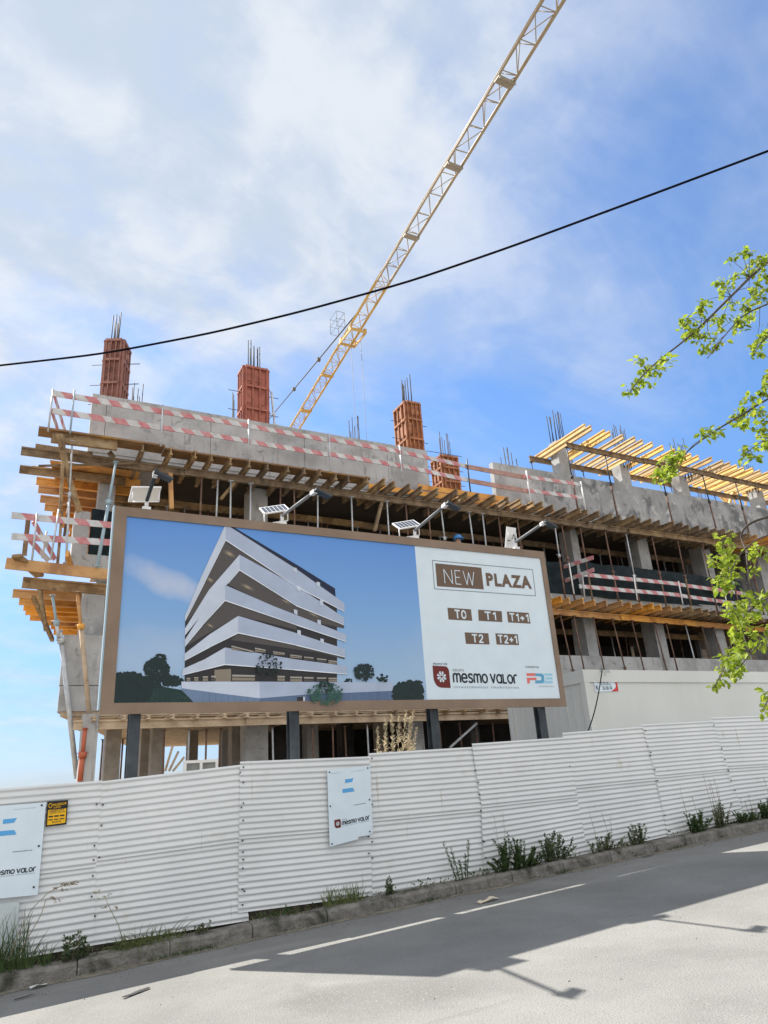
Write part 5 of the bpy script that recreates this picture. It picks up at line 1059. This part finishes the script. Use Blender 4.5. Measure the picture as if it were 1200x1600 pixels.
poster('poster', [(511, 1203), (578, 1196.5), (582.5, 1308), (515, 1323)], 'narrow white company poster with a torn corner, midway along the fence', True)
al = thing('alarm_sign', P(89, 1271, YF - .03), 'small black and yellow alarm sign on the white fence', 'sign')
q = [P(74, 1252.5, YF - .026), P(106.5, 1250, YF - .026), P(103.5, 1288, YF - .026), P(71, 1292, YF - .026)]
mb = MB(); mb.prism(q, (0, -.008, 0), 0); mb.poly([uvq(q, *a, .010) for a in ((.07, .06), (.94, .07), (.94, .66), (.07, .66))], 1)
put_text(mb, 'PROSEGUR', uvq(q, .27, .79, 0), uvq(q, .92, .83, 0), .026, 1, dy=.011, offset=.012, shear=.2); put_text(mb, 'ALARMES', uvq(q, .32, .70, 0), uvq(q, .66, .72, 0), .018, 1, dy=.011, offset=.01)
c = uvq(q, .16, .83, .011); mb.poly([c + Vector((.022 * math.cos(a), 0, .028 * math.sin(a))) for a in [k * .5236 for k in range(12)]], 1); mb.poly([c + Vector((.015 * math.cos(a), -.001, .020 * math.sin(a))) for a in [k * .5236 for k in range(12)]], 0)
put_text(mb, 'LIGADO 24 H', uvq(q, .13, .56, 0), uvq(q, .82, .59, 0), .024, 2, dy=.012, offset=.015); put_text(mb, 'À CENTRAL RECETORA', uvq(q, .13, .49, 0), uvq(q, .90, .52, 0), .014, 2, dy=.012, offset=.008)
for i in range(3):
    for j in range(2):
        c = uvq(q, .22 + .27 * i, .38 - .12 * j, .012); mb.box(c.x - .024, c.x + .024, c.y - .001, c.y, c.z - .006, c.z + (.010 if j == 0 else .004), 2)
put_text(mb, '800 200 250', uvq(q, .30, .12, 0), uvq(q, .72, .13, 0), .018, 2, dy=.012, offset=.008)
mb.build('panel', [flat('sign_black', (.015, .014, .012)), flat('sign_yellow', (0.75, 0.42, 0.012)), PK], al)
mbx = thing('meter_box', P(5, 1440, YF - .05), 'pale grey meter box at the foot of the fence, below the wide poster', 'box')
q = [P(-45, 1416, YF - .06), P(30, 1409, YF - .06), P(27, 1490, YF - .06), P(-50, 1500, YF - .06)]
M_box = mat('grey_box_plastic', [(0.40, 0.45, 0.45), (0.48, 0.53, 0.53)], scale=3, rough=.5)
mb = MB(); mb.prism(q, (0, .05, 0)); mb.build('body', M_box, mbx)
mb = MB(); q2 = [uvq(q, *a, 0) for a in ((.06, .92), (.90, .92), (.90, .08), (.06, .08))]; mb.prism(q2, (0, -.012, 0)); mb.build('lid', M_box, mbx)

# ------------------------------------------------------------------ weeds, grass, reeds
def blade(mb, p, tip, w, mi=0, bend=.25, n_=5):
    p, tip = Vector(p), Vector(tip); d = tip - p; side = d.cross(Vector((random.uniform(-.3, .3), 1, 0))).normalized() * w; vs = []; fs = []
    for i in range(n_ + 1):
        t = i / n_; c = p + d * t + Vector((0, 0, d.length * bend * math.sin(math.pi * t) * .6)); ww = (1 - t) ** .7
        vs += [c - side * ww, c + side * ww]
    for i in range(n_): fs.append((2*i, 2*i+1, 2*i+3, 2*i+2))
    mb.add(vs, fs, mi, True)
def leaflet(mb, c, dirv, L, w, mi=0):
    dirv = Vector(dirv).normalized(); s_ = dirv.cross(Vector((random.uniform(-1, 1), random.uniform(-1, 1), random.uniform(-1, 1)))).normalized() * w; c = Vector(c)
    mb.add([c, c + dirv * L * .5 + s_, c + dirv * L, c + dirv * L * .5 - s_], [(0, 1, 2, 3)], mi)
def base_pt(px_, py_): 
    p = P(px_, py_, 9.9); p.y = 9.86; p.z = road_z(p.x, 9.71) + .155; return p
def grass_clump(px_, py_, n_, L, spread, label, m=M_grass, droop=.0, y=None, name='grass_clump'):
    b = base_pt(px_, py_); mb = MB()
    for i in range(n_):
        o_ = Vector((random.uniform(-.5, .5) * spread, random.uniform(-.06, .06), -.03)); l_ = L * random.uniform(.45, 1.1); a = random.uniform(-1, 1)
        tip = b + o_ + Vector((a * l_ * .55 + droop * l_ * .4, random.uniform(-.6, .1) * l_ * .5, l_ * (1 - abs(a) * .35) * (1 - abs(droop) * .8)))
        if droop and i % 4: tip = b + o_ + Vector((a * l_ * .5 + droop * l_ * .35, -random.uniform(.06, .24), random.uniform(-.14, .10)))
        blade(mb, b + o_, tip, random.uniform(.003, .006), 0, random.uniform(.3, .7) if droop and i % 4 else random.uniform(.1, .45))
    t = mb.build(name, m, loc=b, fixn=False); return tag(t, label, 'grass', 'grass tufts along the kerb')
def weed(px_, py_, h, w, n_st, label, m=M_weed, leaf=.035, dens=26, dry=0, hang=0.0):
    b = base_pt(px_, py_); t = thing('weed', b, label, 'weed', 'weeds along the kerb'); st = MB(); lf = MB(); dr = MB(); h *= 1.2; w *= 1.5; n_st = int(n_st * 1.7); dens = int(dens * 1.9); leaf *= .85
    for i in range(n_st):
        o_ = Vector((random.uniform(-.5, .5) * w * .6, random.uniform(-.05, .05), -.02)); hh = h * random.uniform(.45, 1.0) * (1 - .5 * abs(o_.x / w)); top = b + o_ * 1.3 + Vector((random.uniform(-.4, .4) * w * .6, -random.uniform(0, .14), hh - (hang * hh * 1.6 if i % 3 == 0 else 0)))
        p0 = b + o_; mid = (p0 + top) / 2 + Vector((random.uniform(-.03, .03), -.02 - hang * .08, .02 + hang * .1)); st.tube([p0, mid, top], [.006, .005, .002], 5)
        for k in range(dens):
            tt_ = random.uniform(.08, 1.0); c = lerp(lerp(p0, mid, tt_), lerp(mid, top, tt_), tt_)
            leaflet(lf, c, (random.uniform(-1, 1), random.uniform(-1, .5), random.uniform(-.3, .9)), leaf * random.uniform(.6, 1.4), leaf * .28)
    for i in range(dry):
        p0 = b + Vector((random.uniform(-.3, .3) * w, 0, 0)); top = p0 + Vector((random.uniform(-.12, .12), -.03, h * random.uniform(1.3, 1.9))); dr.tube([p0, (p0 + top) / 2 + Vector((.02, 0, 0)), top], [.004, .003, .0015], 4)
        for k in range(5): q_ = lerp(p0, top, random.uniform(.6, 1)); dr.tube([q_, q_ + Vector((random.uniform(-.08, .08), 0, random.uniform(.02, .07)))], .0015, 3)
    st.build('stem', M_dry if m is M_weed2 else M_weed, t); lf.build('foliage', m, t, fixn=False)
    if dry: dr.build('dry_stalk', M_dry, t)
    return t
def spiky(px_, py_, tips, label):
    b = base_pt(px_, py_); t = thing('weed', b, label, 'weed', 'weeds along the kerb'); st = MB(); lf = MB()
    for (tx, ty) in tips:
        e_ = P(tx, ty, 9.84); p0 = b + Vector(((e_.x - b.x) * .35, 0, -.03)); st.tube([p0, lerp(p0, e_, .5) + Vector((.01, 0, 0)), e_], [.006, .005, .003], 5)
        for k in range(70):
            c = lerp(p0, e_, random.uniform(.1, 1)); leaflet(lf, c, (random.uniform(-1, 1), random.uniform(-1, 1), random.uniform(.1, 1.2)), .045, .006)
    st.build('stem', M_weed, t); lf.build('foliage', M_weed, t, fixn=False)
grass_clump(8, 1512, 120, .66, .5, 'tall dark grass tuft at the foot of the meter box', M_weed)
grass_clump(30, 1508, 60, .35, .6, 'low dark grass tuft beside the meter box tuft', M_weed)
weed(118, 1490, .30, .28, 7, 'leafy weed under the fence seam, beside the tall dark grass', M_weed2, .05, 22)
grass_clump(205, 1478, 130, .50, .35, 'long drooping grass spilling over the kerb', M_grass, -.7)
grass_clump(240, 1474, 130, .50, .5, 'arching grass fanned over the kerb below the long fence panel', M_grass, .5)
weed(312, 1452, .16, .12, 4, 'tiny weed under the long fence panel', M_weed2, .03, 14)
grass_clump(440, 1432, 60, .14, .7, 'low grass strip in the dark gap under the fence', M_weed)
grass_clump(535, 1408, 150, .32, .55, 'upright yellowish grass clump below the narrow poster', M_grass)
weed(604, 1393, .22, .14, 5, 'small leafy weed below the fence seam after the narrow poster', M_weed2, .045, 18)
spiky(722, 1368, [(692, 1316), (704, 1326), (727, 1334), (732, 1315), (718, 1345)], 'spiky rosemary-like weed with thin upright stems')
weed(792, 1352, .48, .52, 20, 'large bushy dark weed hanging over the kerb', M_weed, .04, 40, 2, .35)
weed(825, 1348, .26, .3, 8, 'low bushy weed close to the large hanging one', M_weed, .04, 26, 0, .2)
weed(862, 1338, .40, .42, 14, 'rounded bushy weed under the fence seam', M_weed2, .045, 36)
weed(938, 1325, .28, .5, 12, 'wide straggly weed with dry stalks in a dark gap', M_weed2, .035, 26, 3)
weed(992, 1314, .32, .34, 9, 'feathery grey green weed before the broken fence foot', M_weed2, .045, 26)
weed(1085, 1297, .36, .36, 12, 'grassy weed with a tall dry stalk', M_weed, .05, 24, 2)
weed(1120, 1287, .42, .28, 10, 'upright weed topped by dry seed stalks', M_weed2, .045, 24, 5)
weed(1165, 1278, .22, .6, 14, 'low dark weed at the end of the fence', M_weed, .04, 26, 3)
weed(1200, 1275, .34, .5, 16, 'dark bushy weed at the far end of the kerb', M_weed, .045, 30, 1)
for k, (p, q_, w_, lab) in enumerate(((240, 1480, .5, 'patch of dry grass in the gutter below the arching grass'), (270, 1462, .4, 'patch of weeds at the kerb foot near the dust'), (660, 1408, .5, 'thin line of green weeds at the kerb foot past the poster'), (830, 1362, .3, 'tuft of weeds at the kerb foot below the bushes'), (1045, 1328, .45, 'tuft of dull weeds at the kerb foot near the white litter'))):
    b = PR(p, q_ - 2); mb = MB()
    for i in range(70):
        o_ = Vector((random.uniform(-.5, .5) * w_, random.uniform(-.05, .05), -.01)); b2 = b + o_; b2.y = min(9.69, max(9.60, 9.66 + o_.y)); b2.z = road_z(b2.x, b2.y); l_ = random.uniform(.03, .11)
        blade(mb, b2, b2 + Vector((random.uniform(-1, 1) * l_ * .6, -random.uniform(0, .5) * l_, l_ * .7)), .004, 0, .2, 3)
    tag(mb.build('gutter_grass', M_weed2, loc=b, fixn=False), lab, 'grass', 'grass patches in the gutter')
ug = MB(); ru = random.Random(9)
for i in range(5200):
    x = ru.uniform(-.3, 14.5); dn_ = noise.noise(Vector((x * 1.3, 2, 8))) + .5 * noise.noise(Vector((x * 5, 3, 8)))
    if dn_ < ru.uniform(-.35, .55): continue
    fr_ = ru.random() < .22; y = ru.uniform(9.80, 9.99) if not fr_ else ru.uniform(9.62, 9.70); z = road_z(x, 9.71) + (.15 if not fr_ else .0); L_ = ru.uniform(.02, .075) * (1 + max(0, dn_)) * (.6 if fr_ else 1)
    c = Vector((x, y, z)); dv = Vector((ru.uniform(-1, 1), ru.uniform(-.9, .3), ru.uniform(.2, 1.4)))
    if ru.random() < .45: blade(ug, c, c + dv.normalized() * L_ * 1.7, .0025, 2 if ru.random() < .4 else 1, .15, 3)
    else: leaflet(ug, c + Vector((0, 0, ru.uniform(0, L_))), dv, L_ * .6, L_ * .16, ru.choice((0, 0, 1)))
tag(ug.build('undergrowth', [M_weed, M_weed2, M_dry], fixn=False), 'low ragged growth of tiny weeds along the foot of the fence', 'undergrowth', kind='stuff')
# dry arching stems in front of the fence at the near end
def dry_stem(pxs, y, label, heads):
    pts = [P(a, b, y) for a, b in pxs]; t = thing('dry_grass_stalk', pts[0], label, 'grass'); mb = MB(); mb.tube(pts, [.006] + [.004] * (len(pts) - 2) + [.002], 5); mb.build('stem', M_dry, t)
    mb = MB()
    for (a, b) in heads:
        c = P(a, b, y)
        for k in range(9): leaflet(mb, c + Vector((random.uniform(-.035, .035), random.uniform(-.02, .02), random.uniform(-.012, .012))), (random.uniform(.2, 1), random.uniform(-.3, .3), random.uniform(-.6, .2)), .04, .006)
    mb.build('seed_head', M_rust if False else M_dry, t, fixn=False)
dry_stem([(14, 1500), (28, 1460), (50, 1420), (75, 1395), (98, 1383), (116, 1380)], 9.7, 'tall dry grass stalk arching up before the wide poster', [(86, 1386), (96, 1382), (104, 1381), (112, 1380), (116, 1379), (98, 1390)])
dry_stem([(30, 1490), (48, 1458), (64, 1430), (72, 1405), (82, 1402), (88, 1408)], 9.72, 'bent dry grass stalk under the tall one', [(80, 1402), (88, 1407)])
dry_stem([(192, 1470), (185, 1445), (172, 1420), (163, 1400)], 9.75, 'thin dry stalk standing before the fence seam', [(150, 1393), (167, 1398), (155, 1402), (160, 1418), (178, 1418)])
# reeds behind the fence
rc = P(622, 1180, 10.45); t = thing('reed_plant', (rc.x, 10.45, gz(rc.x, 10.45)), 'dry plumed reeds rising behind the fence under the billboard', 'plant')
for (bx_, tx, ty) in ((590, 589, 1140), (596, 602, 1130), (612, 612, 1108), (620, 622, 1125), (622, 634, 1112), (626, 644, 1115), (630, 650, 1140), (634, 640, 1122)):
    e_ = P(tx, ty, 10.45 - random.uniform(.0, .1)); p0 = Vector((P(bx_, 1180, 10.45).x, 10.45, gz(rc.x, 10.45))); mid = Vector((p0.x + (e_.x - p0.x) * .3, 10.45, lerp(p0.z, e_.z, .7)))
    mb = MB(); mb.tube([p0, mid, e_], [.006, .004, .002], 5); mb.build('stem', M_dry, t)
    mb = MB()
    for k in range(120):
        f_ = random.uniform(.0, 1); c = lerp(mid, e_, f_ * .95 + .1) if f_ > .0 else mid
        leaflet(mb, c, (random.uniform(-.3, .8), random.uniform(-.5, .5), random.uniform(-.1, 1)), .085 * (1.15 - f_ * .6), .006)
    mb.build('plume', M_plume, t, fixn=False)

# ------------------------------------------------------------------ litter on the road
def paper(px_, py_, L, w, m, label, cat='litter', ang=0.0, h=.02):
    b = PR(px_, py_); mb = MB(); n_ = 6; vs = []; fs = []; c, s_ = math.cos(ang), math.sin(ang)
    for j in range(3):
        for i in range(n_ + 1):
            u = (i / n_ - .5) * L; v = (j / 2 - .5) * w * (1 - .4 * abs(i / n_ - .5)); z = h * (.4 + .6 * noise.noise(Vector((u * 9 + px_, v * 9, 2)))) + .006
            x = b.x + u * c - v * s_; y = b.y + u * s_ + v * c; vs.append((x, y, road_z(x, y) + max(.006, z)))
    for j in range(2):
        for i in range(n_): fs.append((j*(n_+1)+i, j*(n_+1)+i+1, (j+1)*(n_+1)+i+1, (j+1)*(n_+1)+i))
    vs2 = [(x, y, z + .004) for x, y, z in vs]; nv = len(vs); mb.add(vs + vs2, [f[::-1] for f in fs] + [tuple(i + nv for i in f) for f in fs], 0, True)
    return tag(mb.build('litter', m, loc=b, fixn=False), label, cat, 'litter on the road')
M_pap = flat('litter_white', (0.7, 0.7, 0.68)); M_rub = flat('dark_rubber', (0.035, 0.035, 0.038))
paper(60, 1544, .17, .07, M_pap, 'crumpled white paper near the kerb at the near end', ang=.2, h=.05)
paper(213, 1553, .32, .05, M_rub, 'dark strip of rubber lying in the sunlit road', ang=.55, h=.015)
paper(763, 1409, .34, .09, mat('beige_rag', [(0.5, 0.42, 0.3), (0.62, 0.54, 0.41)], rough=.9), 'beige rag lying on the sunlit stripe', ang=.1, h=.05)
paper(1077, 1318, .20, .12, M_pap, 'white litter scrap by the kerb at the far end', ang=.2, h=.06)
paper(1012, 1332, .10, .08, M_pap, 'small white litter scrap left of the far one', ang=.6, h=.06)
paper(178, 1456 + 24, .12, .02, M_pap, 'thin white splinter beside the arching grass', ang=.3)
paper(425, 1457, .20, .02, M_pap, 'thin pale stick by the kerb under the dark gap', ang=.35)
paper(1012, 1339, .26, .03, M_rub, 'dark twig on the road by the white scraps', ang=.2)
paper(40, 1560, .22, .02, M_rub, 'thin dark twig near the crumpled paper', ang=.35)
st = MB(); rs = random.Random(5)
for i in range(420):
    x = rs.uniform(.2, 13); near_k = rs.random() < .55; y = 9.69 - (rs.random() ** 2) * .5 if near_k else rs.uniform(4.8, 9.3); r = rs.uniform(.004, .013) * (1.2 if near_k else .8)
    z = road_z(x, y) + r * .5; vs = [(x + r * math.cos(a) * rs.uniform(.7, 1.2), y + r * math.sin(a) * rs.uniform(.7, 1.2), z - r * .5) for a in [k * 1.0472 for k in range(6)]] + [(x, y, z + r * .5)]
    st.add(vs, [(k, (k + 1) % 6, 6) for k in range(6)])
tag(st.build('gravel', M_kerb, fixn=False), 'loose grit scattered along the kerb and road', 'gravel', kind='stuff')

# ------------------------------------------------------------------ the near tree
LEAF = [(0, 0), (.10, .06), (.16, .20), (.34, .16), (.30, .32), (.26, .42), (.44, .44), (.36, .58), (.22, .68), (.26, .82), (.10, .86), (0, 1.0)]
def tree():
    base = Vector((8.3, 1.7, road_z(8, 2) + .1)); t = thing('tree', base, 'young tree with fresh yellow green leaves overhanging from the near pavement', 'tree')
    rt = random.Random(21); YT = 4.3
    trunk_top = Vector((7.9, 2.2, 4.2))
    mb = MB(); mb.tube([base, base + Vector((-.05, .1, 1.6)), Vector((8.0, 2.0, 3.0)), trunk_top, Vector((7.7, 2.5, 6.0)), Vector((7.6, 2.6, 8.0))], [.16, .14, .12, .10, .07, .03], 12); mb.build('trunk', M_bark, t)
    BR = [  # main boughs, in photograph px, with the distance plane
        ([(1230, 385), (1180, 425), (1150, 455), (1125, 480), (1095, 510), (1060, 540), (1030, 562), (1000, 590), (985, 612)], 4.3, (.020, .005)),
        ([(1240, 455), (1200, 475), (1160, 492), (1140, 515), (1120, 540), (1105, 560)], 4.1, (.012, .004)),
        ([(1250, 600), (1200, 622), (1165, 645), (1130, 665), (1095, 688), (1070, 708), (1050, 735), (1025, 745)], 4.4, (.014, .004)),
        ([(1250, 790), (1200, 808), (1175, 815), (1160, 828), (1157, 842), (1165, 858), (1172, 868)], 4.5, (.016, .006)),
        ([(1230, 500), (1205, 520), (1185, 540), (1178, 555)], 4.0, (.010, .004)),
        ([(1240, 655), (1205, 680), (1175, 700), (1160, 712)], 4.2, (.008, .003)),
        ([(1250, 905), (1215, 925), (1190, 940), (1168, 955), (1150, 985), (1140, 1015), (1130, 1050), (1115, 1075)], 4.4, (.012, .004)),
        ([(1230, 830), (1190, 838), (1165, 855), (1148, 878), (1140, 900), (1130, 880), (1128, 850), (1132, 835)], 4.3, (.008, .003)),
        ([(1260, 985), (1215, 990), (1185, 1005), (1165, 1030), (1152, 1048)], 4.3, (.010, .004)),
        ([(1245, 1060), (1215, 1075), (1200, 1090), (1192, 1110)], 4.2, (.008, .003)),
        ([(1166, 862), (1168, 890), (1172, 910), (1178, 930)], 4.45, (.006, .003)),
        ([(1240, 850), (1200, 862), (1185, 880), (1178, 898)], 4.2, (.007, .003)),
    ]
    FO = [  # leaf clusters: px x, y, spread px, leaves, plane
        (985, 612, 12, 8), (1000, 598, 14, 9), (1010, 580, 16, 12), (1032, 572, 16, 10), (1038, 560, 10, 6), (1000, 560, 10, 5),
        (1075, 508, 12, 12), (1080, 520, 14, 14), (1072, 498, 12, 9), (1097, 480, 10, 9), (1100, 470, 8, 5), (1095, 525, 12, 10), (1110, 500, 12, 8), (1128, 498, 10, 9), (1118, 540, 10, 8), (1130, 455, 12, 9), (1142, 440, 14, 9), (1125, 438, 8, 5), (1150, 430, 8, 4),
        (1142, 405, 10, 8), (1160, 395, 10, 6), (1170, 395, 10, 6), (1180, 410, 16, 14), (1170, 425, 12, 10), (1192, 405, 14, 16), (1195, 430, 14, 12), (1182, 450, 14, 14), (1190, 465, 14, 14), (1175, 465, 12, 8), (1165, 480, 12, 10), (1172, 488, 14, 12), (1155, 500, 10, 8), (1160, 510, 10, 8), (1145, 475, 10, 7), (1100, 542, 8, 5), (1112, 530, 9, 5), (1125, 515, 8, 4),
        (1195, 520, 12, 14), (1188, 528, 10, 8), (1180, 540, 8, 6), (1176, 552, 8, 5), (1192, 550, 8, 4),
        (1195, 590, 12, 10), (1190, 612, 10, 8), (1200, 600, 12, 10), (1172, 622, 10, 8), (1180, 640, 14, 12), (1195, 650, 14, 12), (1160, 640, 10, 7), (1150, 650, 12, 10), (1165, 660, 10, 6), (1190, 672, 12, 14), (1198, 690, 10, 10), (1105, 680, 12, 12), (1115, 675, 10, 8), (1185, 695, 8, 5), (1060, 708, 14, 12), (1050, 715, 12, 10), (1040, 735, 12, 16), (1030, 742, 10, 12), (1050, 732, 8, 8), (1165, 712, 8, 7), (1160, 702, 6, 4), (1178, 718, 8, 5),
        (1133, 840, 10, 14), (1130, 855, 12, 18), (1138, 870, 12, 18), (1125, 880, 12, 14), (1128, 900, 14, 22), (1135, 915, 12, 18), (1140, 885, 12, 12), (1118, 868, 8, 6), (1145, 900, 10, 10), (1130, 925, 8, 6),
        (1180, 855, 12, 8), (1175, 865, 8, 6), (1195, 865, 12, 10), (1178, 890, 10, 10), (1160, 935, 12, 10), (1145, 950, 14, 16), (1165, 945, 14, 14), (1150, 960, 12, 12), (1140, 955, 10, 10), (1180, 935, 12, 10), (1195, 930, 12, 18), (1190, 945, 12, 14), (1200, 950, 12, 12), (1170, 970, 14, 14), (1160, 980, 12, 12), (1152, 975, 10, 10), (1150, 992, 14, 16), (1165, 995, 10, 8), (1195, 985, 10, 10), (1190, 1000, 8, 8), (1158, 1010, 10, 10), (1140, 1025, 12, 14), (1150, 1035, 12, 14), (1132, 1035, 8, 6), (1160, 1020, 10, 8), (1185, 1010, 8, 6), (1148, 1045, 10, 10), (1152, 1055, 8, 6), (1125, 1065, 10, 10), (1118, 1072, 8, 8), (1130, 1050, 8, 6), (1195, 1085, 10, 10), (1200, 1100, 8, 8), (1193, 1112, 8, 6), (1175, 960, 8, 8),
    ]
    lf = MB(); tw = MB(); bpts = []
    for pxs, y, (r0, r1) in BR:
        pts = []
        for i, (a, b) in enumerate(pxs): pts.append(P(a, b, y + .12 * math.sin(i * 1.3 + y * 9) - .1 * i / len(pxs)))
        if pxs[0][0] > 1205: pts = [lerp(trunk_top, pts[0], .0) + Vector((0, 0, pts[0].z * .25 - 1.0)), lerp(trunk_top, pts[0], .5) + Vector((0, 0, .25 + pts[0].z * .12 - .5))] + pts
        n_ = len(pts); fine = []
        for i in range(n_ - 1):
            for k in range(3): fine.append(lerp(pts[i], pts[i + 1], k / 3))
        fine.append(pts[-1])
        for _ in range(2): fine = [fine[0]] + [(fine[i - 1] + fine[i] * 2 + fine[i + 1]) / 4 for i in range(1, len(fine) - 1)] + [fine[-1]]
        m_ = len(fine); mb = MB(); mb.tube(fine, [lerp(r0 * 1.4, r1, (i / (m_ - 1)) ** .7) for i in range(m_)], 7); mb.build('branch', M_bark, t); bpts += fine[4:]
    for (a, b, sp, n_) in FO:
        c = P(a, b, 4.3 + rt.uniform(-.2, .2))
        near_ = min(bpts, key=lambda q: (q - c).length)
        if (near_ - c).length > .03: 
            md = (near_ + c) / 2 + Vector((rt.uniform(-.02, .02), rt.uniform(-.02, .02), rt.uniform(.0, .03))); tw.tube([near_, md, c], [.004, .003, .0018], 4)
        s_ = sp / 210
        for i in range(int(n_ * (2.0 if b < 760 else 1.0)) + 2):
            p = c + Vector((rt.gauss(0, .55) * s_, rt.gauss(0, .8) * s_, rt.gauss(0, .55) * s_))
            L = rt.uniform(.048, .095); d = Vector((rt.uniform(-1, 1), rt.uniform(-1, 1), rt.uniform(-1.0, .35))).normalized()
            up = Vector((rt.uniform(-.6, .6), rt.uniform(-1, .4), rt.uniform(.2, 1))); s2 = d.cross(up).normalized(); nrm = s2.cross(d)
            half = [(x * .85, y) for x, y in LEAF]
            vs = [p + d * (L * y) + s2 * (L * x) + nrm * (L * (.22 * x - .25 * y * y)) for x, y in half] + [p + d * (L * y) - s2 * (L * x) + nrm * (L * (.22 * x - .25 * y * y)) for x, y in half[1:-1]]
            n1 = len(half); A_ = list(range(n1)); B_ = [0] + list(range(n1, n1 + n1 - 2)) + [n1 - 1]
            # fans along the midrib keep the lobed halves clean
            mid = len(vs); vs += [p + d * (L * y) + nrm * (-L * .25 * y * y) for y in (.3, .6)]
            fs = []
            for S_ in (A_, B_):
                fs += [(S_[0], S_[1], S_[2], mid), (S_[2], S_[3], S_[4], mid), (mid, S_[4], S_[5], mid + 1), (S_[5], S_[6], S_[7], mid + 1), (S_[7], S_[8], mid + 1), (S_[8], S_[9], S_[10], mid + 1), (S_[10], S_[11], mid + 1)]
            lf.add(vs, fs, 0, False)
            tw.tube([p, lerp(p, c, .35)], .0012, 3, cap=False)
    tw.build('twig', M_bark, t); lf.build('foliage', M_leaf, t, fixn=False)
tree()
